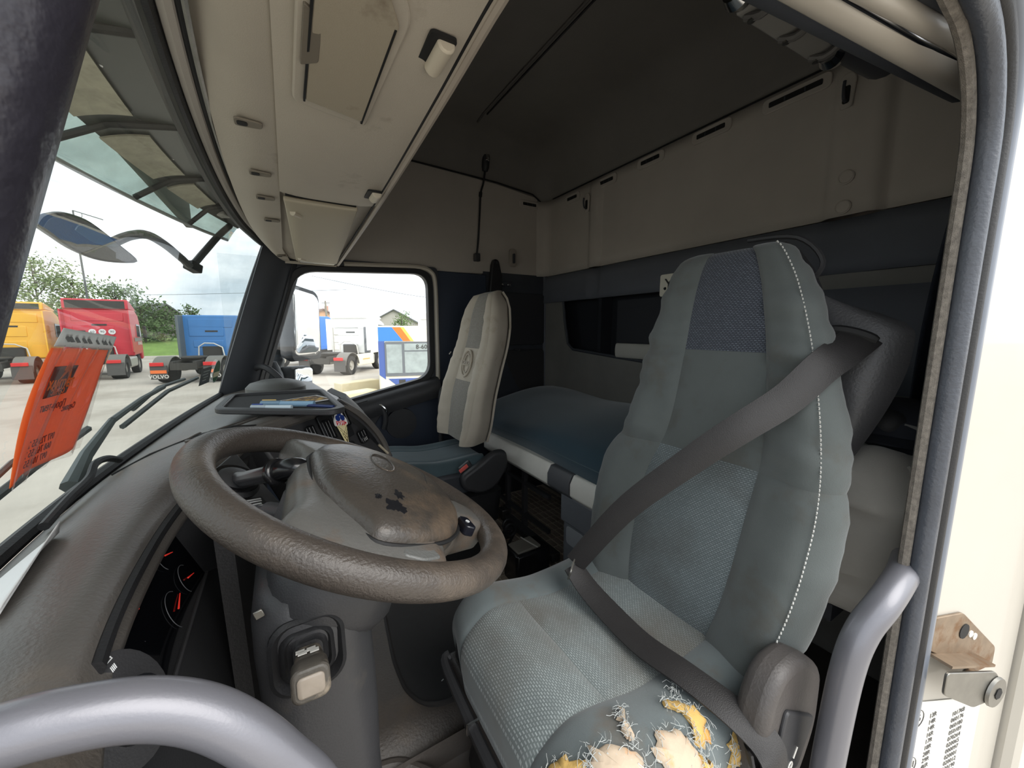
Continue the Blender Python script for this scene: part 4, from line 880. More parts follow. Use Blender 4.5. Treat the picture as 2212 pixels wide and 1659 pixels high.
obj('speaker_slot', G().loft([zr([(q[0]*.1, q[1]) for q in []], 0)] if 0 else [[V(dtop(0, 0))]] if 0 else [[V((-.118+.90*.105*math.cos(t)*.8+.018*math.sin(t)*-.6, 1.005+.105*math.cos(t)*.85+.018*math.sin(t)*.75, z_)) for t in [i*math.pi/12 for i in range(24)]] for z_ in (.906, .9245)]), M('slot_black', (14, 14, 15)), da) if 0 else None
def slotpt(s, t_): # slot on the dash top: along its length s, width t
    a = V((-.168, .945, 0)).lerp(V((-.070, 1.115, 0)), s); n_ = V((-.86, .5, 0)); p = a+n_*t_
    uu = (p.y-.14)/2.0; e_ = edge(p.y); b = wbot(p.y)+V((.024, 0, .018)); k = (p.x-b.x)/(e_.x-b.x); q = V(dtop(uu, .9*max(0, min(1, k)))); return V((p.x, p.y, q.z))
obj('speaker_slot', G().grid(lambda u, v: slotpt(u, (v-.5)*.034*math.sin(math.pi*min(1, .08+u*.9))**.6)+V((0, 0, .0014)), 24, 6), M('slot_black', (14, 14, 15)), da, solid=.002)
obj('slot_rim', G().tube([slotpt(i/20, .021*math.sin(math.pi*(.06+.9*i/20))**.6)+V((0, 0, .002)) for i in range(21)]+[slotpt(i/20, -.021*math.sin(math.pi*(.06+.9*i/20))**.6)+V((0, 0, .002)) for i in range(20, -1, -1)], .0025, 6, closed=True), dashm, da)
obj('demister_dome', G().lathe([(.10, -.01), (.10, .012), (.085, .028), (.05, .038), (.0, .042)], (-.03, 1.72, .893), (0, 0, 1), 28), M('dome_grey', (96, 96, 94), .5, bump=(300, .2)), da)
# centre stack
TL, TR, BR, BL = V((-.07, .98, .905)), V((.115, 1.19, .908)), V((.27, 1.25, .72)), V((.04, .95, .66))
def stk(a, b): return (TL.lerp(TR, a)).lerp(BL.lerp(BR, a), b)
sn_ = (TR-TL).cross(BL-TL).normalized()
if sn_.y > 0: sn_ = -sn_
sx_ = (TR-TL).normalized(); sy_ = sn_.cross(sx_).normalized(); sy_ = sy_ if sy_.z > 0 else -sy_
obj('centre_stack', G().slab(lambda u, v: stk(u, v)+sn_*(.004*math.sin(math.pi*v)), 12, 12, -.05), black, da, bevel=.006, smooth=50)
obj('stack_roll', G().tube([stk(i/12, 0)+V((0, 0, -.006)) for i in range(13)], .014, 10), dashm, da)
obj('stack_side', G().slab(lambda u, v: (edge(1.19+.5*u)+V((0, 0, -.012))).lerp(V((.27-.10*u, 1.25+.45*u, .70)), v)+V((.018, .01, .01))*math.sin(math.pi*v), 10, 10, .02), black, da, smooth=50)
obj('stack_edge', G().tube(cr([edge(1.19)+V((.012, .01, -.004)), (.19, 1.215, .865), (.245, 1.24, .79), (.272, 1.25, .72), (.275, 1.25, .64)], 20), .010, 8), dashm, da)
def spanel(nm, a, b, w_, h_, mt_, d=.004, lift=.006, r=.006, par=None): return obj(nm, G().prism(rrect(w_, h_, r), stk(a, b)+sn_*lift, sx_, sy_, d if sx_.cross(sy_).dot(sn_) > 0 else -d), mt_, par or da, bevel=.0015)
pn = spanel('switch_panel', .74, .27, .115, .085, M('panel_black', (30, 31, 33), .4), .005, .008)
for a, b, w_, h_ in ((.63, .27, .034, .058), (.80, .20, .030, .04), (.90, .22, .036, .052), (.91, .55, .042, .036), (.44, .23, .03, .044)):
    bt = spanel('pocket', a, b, w_, h_, M('pocket_gloss', (18, 19, 21), .3), .004, .012)
    for k in (-.25, .25): spanel('divider', a+k*.075, b, .0018, h_*.8, M('divider_grey', (104, 104, 104), .4), .0016, .016, .0005, bt)
rs = spanel('rocker_switch', .88, .60, .03, .02, M('panel_black', (30, 31, 33)), .006, .012)
for k in range(3): spanel('heater_mark', .86+.02*k, .60, .0012, .010, wm, .0008, .0185, .0003, rs)
spanel('stack_trim', .5, .62, .17, .06, M('panel_black', (30, 31, 33)), .003, .007)
obj('light_strip', G().tube([stk(.985, .80)+sn_*.008, stk(.985, .99)+sn_*.008], .004, 6), M('beige_strip', (170, 160, 140), .5), da)
# ice cream magnet
mg = empty('ice_cream_magnet', stk(.72, .52), 'ice cream cone magnet stuck on the centre switch panel', 'magnet')
mo = stk(.80, .24)+sn_*.0165; my = (stk(.93, .14)-stk(.71, .56)); my = (my-sn_*my.dot(sn_)).normalized(); mx_ = my.cross(sn_).normalized()
if mx_.dot(sx_) < 0: mx_ = -mx_
def mpr(poly, z, d): return G().loft([[mo+mx_*p[0]+my*p[1]+sn_*z for p in poly], [mo+mx_*p[0]+my*p[1]+sn_*(z+d) for p in poly]])
def circ(x, y, r, n=16): return [(x+r*math.cos(i/n*6.283), y+r*math.sin(i/n*6.283)) for i in range(n)]
mw = M('magnet_white', (236, 236, 232), .35); mb = M('magnet_blue', (34, 58, 128), .3); mr_ = M('magnet_red', (206, 40, 48), .4); mc = M('magnet_cone', (238, 226, 176), .4); ml = M('cone_lines', (92, 80, 44), .5)
obj('backing', mpr(rpoly([(-.026, -.012), (-.026, .006), (-.016, .018), (-.008, .036), (.008, .036), (.016, .018), (.026, .006), (.026, -.012)], .007), 0, .003), mw, mg)
obj('cone', mpr(rpoly([(-.019, -.010), (.019, -.010), (.003, -.066), (-.003, -.066)], .003), 0, .003), mc, mg)
for x, y in ((0, .024), (-.0095, .010), (.0095, .010)): obj('berry', mpr(circ(x, y, .0088), .003, .0012), mb, mg)
text('lettering', 'РУДЬ', mo+my*-.005+sn_*.0034, mx_, my, .0155, mr_, mg, depth=.0004, bold=.0002)
for k in range(5):
    for s_ in (1, -1):
        y0 = -.014-.010*k; w0 = .019*(1+(y0+.010)/.056); p0 = mo+mx_*(-s_*w0*.95)+my*y0+sn_*.0034; y1 = max(-.062, y0-.026); w1 = max(.002, .019*(1+(y1+.010)/.056)); p1 = mo+mx_*(s_*w1*.9)+my*y1+sn_*.0034
        obj('wafer_line', G().tube([p0, p1], .0006, 4), ml, mg)
# papers, pens
pp = M('white_paper', (226, 226, 226), .8)
e = empty('folded_leaflet', (.04, 1.19, .926), 'small printed leaflet lying in the dash tray', 'leaflet')
obj('sheet', G().prism([(-.055, -.05), (.055, -.05), (.055, .05), (-.055, .05)], (.045, 1.20, .926), (.9, .35, .02), (-.35, .9, .0), .0015), pp, e)
obj('print', G().prism([(-.046, -.040), (.046, -.040), (.046, .040), (-.046, .040)], (.045, 1.20, .9278), (.9, .35, .02), (-.35, .9, .0), .0004), M('leaflet_print', (120, 92, 70), .7, var=(60, .5), stain=((214, 170, 80), 40, .5, .6)), e)
for nm, a, b, cols, lb in (('marker_pen', (-.055, 1.15, .934), (.06, 1.085, .934), ((142, 178, 206), (226, 190, 120)), 'pale blue marker pen lying in the dash tray'), ('ball_pen', (-.075, 1.125, .932), (.01, 1.075, .932), ((206, 222, 232), (40, 70, 150)), 'slim light blue ball pen at the front of dash tray')):
    a, b = V(a), V(b); e = empty(nm, a, lb, 'pen'); r_ = .0075 if nm[0] == 'm' else .0055
    obj('barrel', G().tube([a.lerp(b, .35), b], r_, 10), M(nm+'_body', cols[0], .35), e)
    obj('cap', G().tube([a, a.lerp(b, .36)], r_*1.12, 10), M(nm+'_cap', tuple(int(v*.85) for v in cols[0]), .35), e)
    obj('clip', G().tube([a.lerp(b, .02)+V((0, 0, r_*1.3)), a.lerp(b, .28)+V((0, 0, r_*1.35))], .0015, 6), M(nm+'_clip', cols[1], .4), e)
e = empty('small_pen', (.09, 1.05, .93), 'short dark blue pen beside the leaflet in dash tray', 'pen')
obj('barrel', G().tube([(.045, 1.09, .931), (.10, 1.035, .931)], .004, 8), M('navy', (40, 56, 110), .4), e)
# white sheet on the near end of the dash
def shf(u, v):
    a = V((-.258, .662, 0)).lerp(V((-.285, .50, 0)), u); b = V((-.250, .657, 0)).lerp(V((-.222, .47, 0)), u); p = a.lerp(b, v)
    uu = (p.y-.14)/2; e_ = edge(p.y); bb = wbot(p.y)+V((.024, 0, .018)); k = (p.x-bb.x)/(e_.x-bb.x); p.z = dtop(uu, .9*max(0, min(1, k))).z+.003+.012*v*v*(1-u); return p
wp_ = empty('white_paper_sheet', (-.22, .54, .88), 'folded white paper lying on the near end of the dashboard', 'paper')
obj('sheet', G().grid(lambda u, v: V(shf(u, v)), 12, 10), pp, wp_, solid=.0012)
obj('fold', G().grid(lambda u, v: V(shf(u, .55+.4*v))+V((.004, -.002, .006*v)), 12, 5), pp, wp_, solid=.001)
# ================================================================== STEERING WHEEL
sw_c = V((.0882, .568, .879)); phi, psi = .452, -.1
wn_ = V((math.sin(phi)*math.cos(psi), math.sin(phi)*math.sin(psi), math.cos(phi))); wa = wn_.cross(V((0, 1, 0))).normalized(); wb = wn_.cross(wa)
def W(a, b, h=0): return sw_c+wa*a+wb*b+wn_*h
rimm = M('worn_brown_leather', (66, 60, 55), .40, bump=(330, .7), var=(8, .2), stain=((92, 82, 72), 6, .52, .72))
hubm = M('worn_hub_plastic', (92, 91, 88), .42, bump=(240, .45), var=(6, .15), stain=((92, 76, 62), 7, .52, .68))
padm = M('worn_pad_vinyl', (64, 59, 54), .36, bump=(240, .5), var=(6, .2), stain=((96, 82, 68), 8, .5, .68))
st = empty('steering_wheel', sw_c, 'worn dark steering wheel with thick grained rim', 'steering wheel')
obj('rim', G().tube([W(.2055*math.cos(t), .2055*math.sin(t)) for t in [2*math.pi*i/96 for i in range(96)]], .0200, 18, closed=True), rimm, st, smooth=180)
def wpoly(poly, h0, h1, sc=1., c=(0, 0)): return G().loft([[W(p[0], p[1], h0) for p in poly], [W(c[0]+(p[0]-c[0])*sc, c[1]+(p[1]-c[1])*sc, h1) for p in poly]])
hub = [(.098, -.06), (.092, -.105), (.112, -.155), (.085, -.178), (.0, -.197), (-.055, -.19), (-.065, -.155), (-.09, -.11), (-.125, -.05), (-.165, -.03), (-.198, -.02), (-.196, .035), (-.155, .05), (-.12, .085), (-.085, .125), (-.07, .165), (-.06, .19), (.0, .198), (.08, .182), (.118, .155), (.105, .10), (.102, .03)]
hubr = [tuple(p)[:2] for p in cr([(*p, 0) for p in hub+[hub[0]]], 89)][:-1]
rings = [[W(p[0]*s_, p[1]*s_, h) for p in hubr] for s_, h in ((.80, -.05), (.97, -.030), (1.0, -.012), (.985, .004), (.93, .013), (.80, .018), (.5, .02), (.2, .02))]
obj('hub_spokes', G().loft(rings), hubm, st, smooth=60)
pad_ = [(.082, -.06), (.080, .03), (.066, .085), (.04, .135), (.018, .165), (-.035, .155), (-.085, .125), (-.118, .075), (-.13, .0), (-.118, -.06), (-.085, -.115), (-.03, -.145), (.03, -.135), (.065, -.105)]
padr = [tuple(p)[:2] for p in cr([(*p, 0) for p in pad_+[pad_[0]]], 73)][:-1]
pc0 = (-.02, .005)
rings = [[W(pc0[0]+(p[0]-pc0[0])*s_, pc0[1]+(p[1]-pc0[1])*s_, h) for p in padr] for s_, h in ((1.0, .0), (1.0, .014), (.985, .024), (.94, .032), (.82, .040), (.6, .046), (.3, .049), (.1, .0495))]
ap = obj('airbag_pad', G().loft(rings), padm, st, smooth=60)
obj('pad_gap', G().tube([W(pc0[0]+(p[0]-pc0[0])*1.012, pc0[1]+(p[1]-pc0[1])*1.012, .0155) for p in padr], .0028, 6, closed=True), M('slot_black', (14, 14, 15)), ap)
obj('badge_outline', G().tube([W(-.01+.017*math.cos(i/16*6.283), -.02+.036*math.sin(i/16*6.283), .0492) for i in range(16)], .0012, 5, closed=True), padm, ap)
obj('pad_seam', G().tube(cr([W(-.10, -.10, .032), W(-.085, -.03, .045), W(-.07, .04, .045), W(-.065, .10, .036), W(-.07, .13, .024)], 20), .0012, 5), M('seam_dark', (36, 33, 31), .6), ap)
def padh(a, b):
    d = V((a-pc0[0], b-pc0[1])); best = 1
    th = math.atan2(d.y, d.x); k = min(padr, key=lambda p: abs((math.atan2(p[1]-pc0[1], p[0]-pc0[0])-th+math.pi) % (2*math.pi)-math.pi)); r_ = d.length/V((k[0]-pc0[0], k[1]-pc0[1])).length
    return li(r_, [0, .1, .3, .6, .82, .94, .985, 1.0], [.0495, .0495, .049, .046, .040, .032, .024, .014])
blk = M('peeled_black', (16, 16, 20), .5)
for a0, b0, r_, st_ in ((.002, .124, .015, 1.0), (-.008, .096, .006, 2.2), (.020, .106, .004, 1.5)):
    c2 = [V((a0+r_*q*math.cos(i/26*6.283), b0+r_*st_*q*math.sin(i/26*6.283), 0)) for i, q in enumerate([rnd.uniform(.5, 1.2) for _ in range(26)])]
    obj('peeled_patch', G().loft([[W(p.x, p.y, padh(p.x, p.y)-.004) for p in c2], [W(p.x, p.y, padh(p.x, p.y)+.0006) for p in c2], [W(a0+(p.x-a0)*.5, b0+(p.y-b0)*.5, padh(a0+(p.x-a0)*.5, b0+(p.y-b0)*.5)+.0008) for p in c2], [W(a0+(p.x-a0)*.05, b0+(p.y-b0)*.05, padh(a0, b0)+.0008) for p in c2]]), blk, ap)
bt = obj('spoke_button', G().loft([[W(-.128+q[0], .082+q[1], h) for q in rrect(.018, .034, .006)] for h in (.012, .027)]), M('button_gloss', (22, 23, 30), .25), st, bevel=.002)
obj('button_mark', G().tube([W(-.128+.003*math.cos(i), .082+.003*math.sin(i), .0273) for i in range(6)], .0006, 4, closed=True), wm, bt)
obj('painted_highlight', G().loft([[W(p[0], p[1], .0085+h-.045*(p[1]-.14)) for p in rpoly([(-.012, .150), (-.045, .152), (-.055, .175), (-.03, .186), (-.005, .182)], .006)] for h in (-.003, .0085)]), M('highlight_grey', (98, 99, 97), .45, bump=(300, .6)), st, bevel=.002)  # light highlight on the hub, put in as a raised grey patch
# column shroud, cover, stalks
cl_ = empty('steering_column', (.02, .56, .3), 'black steering column cover with stalks under the wheel', 'steering column')
rings = []
for s_, w_, d_, o_ in ((.045, .09, .10, 0), (.06, .13, .15, 0), (.09, .165, .19, .0), (.125, .17, .20, 0), (.15, .15, .18, 0), (.165, .10, .13, 0)):
    rings.append([W(p[0]+o_, p[1], -s_) for p in rrect(w_, d_, min(w_, d_)*.38, 6)])
obj('upper_shroud', G().loft(rings), black, cl_, smooth=60)
rings = []
for z, x, y, w_, d_, r_ in ((.812, .0, .565, .085, .11, .035), (.80, .004, .565, .112, .155, .045), (.775, .008, .565, .128, .178, .045), (.73, .011, .563, .134, .184, .045), (.66, .014, .56, .134, .178, .045), (.60, .018, .555, .128, .16, .04), (.52, .022, .55, .118, .14, .035), (.40, .028, .55, .115, .135, .03), (.20, .04, .55, .12, .135, .03), (.0, .05, .55, .125, .14, .03)):
    rings.append([V((x+p[0], y+p[1], z)) for p in rrect(w_, d_, r_, 6)])
obj('lower_cover', G().loft(rings), M('column_plastic', (54, 54, 56), .45, bump=(400, .2), var=(7, .15), stain=((84, 78, 70), 5, .6, .8)), cl_, smooth=50)
obj('cover_seam', G().tube([(-.018, .478, .70), (-.022, .482, .64), (-.028, .485, .56), (-.02, .482, .45)], .0018, 6), M('slot_black', (14, 14, 15)), cl_)
kc = V((.001, .474, .742)); kd = V((-.0, -.98, .2)).normalized(); ku = V((1, 0, 0)); kv = V((0, .2, .98))
bz = None; rings = []
for w_, h_ in ((.094, -.010), (.094, .004), (.084, .008), (.076, .003), (.070, -.002), (.064, .004), (.056, .008), (.050, .002), (.042, .004), (.036, .010), (.02, .010)):
    rings.append([kc+ku*p[0]+kv*p[1]*1.05+kd*h_ for p in rrect(w_*.86, w_*.86, w_*.26, 6)])
bz = obj('stalk_boot', G().loft(rings), rubber, cl_, smooth=40)
worn = M('worn_stalk', (72, 68, 62), .5, bump=(200, .4), stain=((128, 118, 104), 30, .5, .65))
sk_ = obj('square_stalk', G().loft([[kc+ku*p[0]+kv*(p[1]+.008*l_*10*0)+kd*l_ for p in rrect(w_, w_*.95, w_*.25, 4)] for l_, w_ in ((.004, .024), (.02, .028), (.04, .032), (.044, .036), (.064, .037), (.067, .033))]), worn, cl_, bevel=.0015)
obj('end_button', G().loft([[kc+ku*p[0]+kv*p[1]+kd*l_ for p in rrect(w_, w_*.82, .005)] for l_, w_ in ((.060, .026), (.0685, .026), (.070, .022))]), M('worn_button', (142, 132, 120), .45, var=(60, .2)), sk_, bevel=.001)
for k, (p, q) in enumerate(((-.006, .03), (.006, .032), (.003, .027), (-.008, .026))): obj('tape_scrap', G().obox(kc+ku*p+kv*.0158+kd*q, (.009, .0012, .006), ku, kv), M('tape_white', (196, 194, 188), .4), sk_)
obj('ignition_key', G().obox((-.045, .495, .795), (.010, .003, .010), (1, 0, .3), (0, 1, 0)), steel, cl_, bevel=.001)
# stalk unit behind the wheel
su_ = obj('stalk_housing', G().obox((.004, .575, .872), (.05, .035, .055), (.9, .2, -.4), (-.2, .98, 0)), black, cl_, bevel=.005)
obj('stalk_collar', G().tube([(-.012, .590, .870), (-.034, .622, .865)], .0125, 14), black, su_)
obj('indicator_stalk', G().tube([(-.03, .617, .866), (-.06, .655, .858), (-.09, .69, .85)], [.007, .008, .007], 10), black, su_)
text('stalk_marks', '0 A ///', (-.004, .5565, .886), (.9, .2, -.4), (.4, 0, .9), .009, wm, su_)
# side plate of the binnacle with the suction holder on it
def plt_(u, v): return V((-.113, .736, .897)).lerp(V((-.085, .815, .907)), v).lerp(V((-.054, .644, .835)).lerp(V((-.021, .719, .836)), v), u)
pn0 = (V((-.054, .644, .835))-V((-.113, .736, .897))).cross(V((-.085, .815, .907))-V((-.113, .736, .897))).normalized()
pn0 = pn0 if pn0.z > 0 else -pn0
obj('binnacle_plate', G().slab(plt_, 6, 6, .008 if (V((.059, -.092, -.062)).cross(V((.028, .079, .01)))).z > 0 else -.008), M('plate_grey', (66, 66, 68), .5, bump=(400, .2)), da, bevel=.002)
hd = empty('suction_holder', (-.075, .713, .89), 'black suction cup holder behind the steering wheel', 'holder')
hp = M('gloss_black', (24, 24, 26), .22)
hc = V(plt_(.36, .30))+pn0*.001
obj('cup', G().lathe([(.036, .0), (.037, .004), (.031, .011), (.02, .017), (.0, .019)], hc, pn0, 28), black, hd)
obj('cup_rim', G().lathe([(.030, .011), (.033, .011), (.0325, .0135), (.030, .0135)], hc, pn0, 28), hp, hd)
ha = [V(p) for p in ((-.055, .673, .902), (-.027, .641, .913), (-.016, .629, .918), (-.004, .617, .924), (.010, .614, .922), (.013, .627, .904))]
obj('arm_block', G().tube([hc+pn0*.014, ha[0].lerp(hc, .3), ha[1]], [.009, .0125, .0125], 8), M('arm_grey', (48, 48, 50), .35), hd, bevel=.002)
obj('arm_flange', G().tube([ha[1].lerp(ha[2], .3), ha[2]], .020, 18), hp, hd, bevel=.004)
obj('arm_bend', G().tube(cr([ha[2], ha[3], ha[4], ha[5]], 18), .0145, 14), hp, hd, smooth=60)
so0 = V(plt_(.80, .42))+pn0*.0012; sa = (V(plt_(1, .5))-V(plt_(0, .5))).normalized(); sb = (V(plt_(.8, 1))-V(plt_(.8, 0))).normalized()
lbp = obj('warning_sticker', G().obox(so0, (.030, .034, .0012), sa, sb), M('sticker_black', (18, 18, 19), .4), None, 'small black sticker with white print behind the wheel', 'sticker')
for k in range(5): obj('print_line', G().obox(so0+pn0*.0009+sa*.005*(k-2)+sb*(.001*(k % 2)), (.0026, .026-.005*(k % 3), .0006), sa, sb), wm, lbp)
# floor control box between the seats
e = empty('parking_brake_box', (.88, 1.36, .0), 'black control box with clear taped top between the seats', 'box')
obj('body', G().box(.80, .98, 1.30, 1.42, .0, .155), hp, e, bevel=.012)
obj('top_plate', G().obox((.875, 1.36, .158), (.12, .09, .012), (1, 0, .05), (0, 1, 0)), M('clear_plate', (126, 122, 114), .15, spec=.8, bump=(60, .8)), e, bevel=.004)
obj('tape_strip', G().obox((.90, 1.36, .166), (.006, .11, .002), (1, .2, 0), (-.2, 1, 0)), M('tape_white', (196, 194, 188)), e)
# ================================================================== ON AND OUTSIDE THE WINDSCREEN
def onws(px_y, z, d=.006):   # point on the inside of the windscreen at (Y, z)
    v = (z-.82)/.69; return V(wsc((px_y-.22)/1.91, v))+V((d, 0, d*.3))
# orange leaflet in a punched plastic sleeve
of_ = empty('orange_leaflet', (-.27, .8, .93), 'orange leaflet in clear punched plastic sleeve on the windscreen', 'leaflet')
def orf(u, v):   # u left-right, v top-bottom
    a = V((0, .700+.212*u, 1.096-.012*u)); b = V((0, .665+.190*u, .935-.0*u)); p = a.lerp(b, v); p.y += -.018*math.sin(math.pi*v)*(1-u)
    q = onws(p.y, p.z, .008); return q+V((.006*math.sin(u*7+v*2)*v, 0, 0))
ora = paper('orange_paper', (255, 150, 92), .5)
obj('sheet', G().grid(orf, 24, 24), ora, of_, solid=.0008, smooth=180)
slv = glassmat('sleeve_plastic', (.95, .93, .92), .10, .10, (235, 235, 235), dscale=14)
obj('sleeve', G().grid(lambda u, v: V(orf(-.04+1.08*u, -.02+1.04*v))+V((.005+.004*math.sin(u*23+v*3), 0, 0)), 40, 20), slv, of_, smooth=180)
stp = paper('sleeve_strip', (226, 226, 224), .5)
sp_ = obj('punched_strip', G().grid(lambda u, v: V(orf(-.02+1.05*u, -.15+.14*v))+V((.003, 0, 0)), 24, 4), stp, of_, solid=.0006)
for u in (.10, .16, .26, .38, .47, .62, .74, .80, .90): obj('punch_hole', G().obox(V(orf(u, -.08))+V((.0042, 0, 0)), (.001, .006+.003*(u < .5), .011), (1, 0, .3), (0, 1, 0)), M('hole_grey', (96, 98, 96), .6), sp_)
dkp = M('dark_print', (96, 44, 34), .6)
ot = V(orf(.36, .34)); oy = (V(orf(.4, .1))-V(orf(.36, .5))).normalized(); ox = (V(orf(.9, .3))-V(orf(.1, .3))).normalized()
onn = ox.cross(oy).normalized(); onn = onn if onn.x > 0 else -onn
def opl(u, v): return V(orf(u, v))+onn*.0016
lg = obj('logo_block', G().grid(lambda u, v: opl(.13+.38*u, .14+.24*v)+onn*.001, 8, 8), dkp, of_, solid=.0005)
obj('logo_arrow', G().prism([(-.020, -.012), (.0, .004), (-.006, .004), (.004, .016), (.018, .012), (.022, -.012), (.014, -.012), (.010, .004), (.004, .000)], opl(.32, .20)+onn*.0018, ox, oy, .0004), ora, lg)
text('logo_lettering', 'TENTMAX', opl(.315, .285)+onn*.003, ox, oy, .017, ora, lg, mirror=True, depth=.0002, bold=.0004)
text('logo_subline', 'СЕРВІС', opl(.30, .345)+onn*.003, ox, oy, .011, ora, lg, mirror=True, depth=.0002)
for s_, u, v, z_ in (('Проф-тент', .33, .46, .015), ('Сервис', .62, .52, .013), ('097 725 55 22', .36, .745, .014), ('068 765 55 22', .36, .825, .014), ('097 102 55 22', .34, .905, .014)):
    text('printed_line', s_, opl(u, v)+onn*.0032, ox, oy, z_, M('line_print', (110, 30, 20), .6), of_, mirror=True, depth=.0002)
# inspection stickers in the far corner
e = empty('round_green_sticker', onws(1.93, .955), 'round green sticker in the far lower corner of the windscreen', 'sticker')
c_ = onws(1.915, .955, .006); tu = (onws(1.99, .955)-onws(1.84, .955)).normalized(); tv = (onws(1.915, 1.0)-onws(1.915, .92)).normalized(); tn = tu.cross(tv)
tn = tn if tn.x > 0 else -tn
obj('rim', G().loft([[c_+tu*.047*math.cos(i/28*6.283)+tv*.047*math.sin(i/28*6.283)+tn*h for i in range(28)] for h in (0, .0006)]), pp, e)
obj('face', G().loft([[c_+tu*.043*math.cos(i/28*6.283)+tv*.043*math.sin(i/28*6.283)+tn*h for i in range(28)] for h in (.0006, .0012)]), M('sticker_green', (36, 92, 56), .5), e)
obj('band', G().obox(c_+tn*.0016-tv*.012, (.076, .020, .0006), tu, tv), M('band_cream', (214, 206, 170), .6), e)
e = empty('square_dark_sticker', onws(1.80, .94), 'dark rectangular sticker beside the round green sticker', 'sticker')
c_ = onws(1.775, .952, .006)
obj('label', G().obox(c_, (.12, .062, .0006), tu, tv), M('sticker_dark', (52, 62, 60), .5), e)
for k in range(4): obj('print_line', G().obox(c_+tn*.001+tv*(.018-.011*k)-tu*.01*(k % 2), (.08-.012*k, .003, .0004), tu, tv), M('print_pale', (150, 158, 152), .6), e)
# ---- outside: sun visor above the windscreen
VY = [.15, .7, 1.1, 1.26, 1.43, 1.7, 1.93, 2.1]; VX = [-.42, -.445, -.435, -.418, -.386, -.315, -.242, -.17]
def visf(y, v):
    a = V((sm(y, YT, XT)-.035, y, 1.585)); b = V((sm(y, VY, VX), y, 1.502)); p = a.lerp(b, v); p.z += .03*math.sin(math.pi*v); return p
vr = empty('outer_sun_visor', (-.3, 1.1, 1.5), 'smoked outer sun visor above the windscreen', 'visor')
vdk = M('visor_smoke', (58, 64, 60), .35, var=(6, .2)); vpl = M('visor_pale_panel', (236, 228, 200), .6, var=(25, .3), stain=((180, 174, 148), 12, .6, .8))
obj('visor_shell', G().slab(lambda u, v: visf(.15+1.95*u, .02+.62*v), 50, 10, .01), vdk, vr, smooth=60)
vgl = glassmat('visor_lip_glass', (.72, .80, .76), .08, .22, (190, 200, 190))
obj('visor_lip', G().grid(lambda u, v: visf(.15+1.95*u, .60+.40*v)+V((0, 0, -.004)), 50, 8), vgl, vr, solid=.004, smooth=180)
obj('lip_edge', G().tube([visf(.15+1.95*i/40, 1.0) for i in range(41)], .006, 8), M('lip_dark', (70, 78, 76), .3), vr)
for y0, y1 in ((.55, .85), (.93, 1.17), (1.27, 1.52), (1.60, 1.80)):
    obj('pale_panel', G().slab(lambda u, v: visf(y0+(y1-y0)*u, .30+.33*v)+V((0, 0, -.0125)), 12, 6, .004), vpl, vr)
for y in (.89, 1.22, 1.56, 1.84): obj('bracket', G().tube([visf(y-.02, .02)+V((0, 0, -.008)), visf(y, .5)+V((0, 0, -.012)), visf(y+.02, .95)+V((0, 0, -.008))], .008, 8), rubber, vr)
for y in (1.0, 1.2, 1.42, 1.62, 1.80): obj('screw', G().lathe([(.0, .0), (.008, 0), (.006, .004), (0, .005)], visf(y, .30)+V((0, 0, -.006)), (0, 0, -1), 10), chrome, vr)
obj('marker_lamp', G().obox(visf(1.93, .45)+V((0, 0, -.012)), (.05, .05, .016), (.5, .8, 0), (-.8, .5, 0)), white, vr, bevel=.005)
# ---- kerb mirror on its arm
km = empty('kerb_mirror', (-.36, 1.32, 1.33), 'black kerb mirror on curved arm outside the windscreen', 'mirror')
kb = M('mirror_shell', (84, 84, 84), .5, bump=(300, .3), var=(9, .2))
ml_, mr2 = V((-.415, 1.24, 1.335)), V((-.300, 1.35, 1.315)); mu = (mr2-ml_).normalized(); mz = V((0, 0, 1)); mnn = V((.62, -.72, -.2)).normalized()
oq = [(-.01, .0), (.005, .026), (.035, .044), (.07, .044), (.10, .028), (.13, .006), (.162, -.022), (.12, -.038), (.08, -.042), (.045, -.034), (.015, -.016)]
oq = [tuple(p)[:2] for p in cr([(*p, 0) for p in oq+[oq[0]]], 41)][:-1]
def kp(q, s_, d): return ml_+mu*(.072+(q[0]-.072)*s_)+mz*(.002+(q[1]-.002)*s_)-mnn*d
obj('shell', G().loft([[kp(q, s_, d) for q in oq] for s_, d in ((1, 0), (1.02, .012), (.95, .035), (.75, .055), (.4, .066), (.1, .068))]), kb, km, smooth=60)
obj('mirror_glass', G().loft([[kp(q, .90, -.001) for q in oq], [kp(q, .90, -.003) for q in oq]]), M('mirror_dull', (120, 116, 112), .5, bump=(300, .4)), km)
obj('shell_opening', G().loft([[kp(q, s_, d)+mz*.012+mu*.012 for q in oq] for s_, d in ((.45, -.0035), (.43, -.005))]), M('mirror_silver', (128, 134, 134), .6), km)
obj('arm', G().tube(cr([(-.335, 1.345, 1.335), (-.318, 1.40, 1.362), (-.300, 1.48, 1.382), (-.282, 1.58, 1.375), (-.262, 1.68, 1.352), (-.250, 1.75, 1.342), (-.222, 1.83, 1.40), (-.185, 1.93, 1.48), (-.15, 2.02, 1.545)], 44), .0115, 10), kb, km)
obj('arm_joint', G().obox((-.247, 1.76, 1.338), (.045, .035, .03), (.5, .8, -.3), (-.8, .5, 0)), rubber, km, bevel=.004)
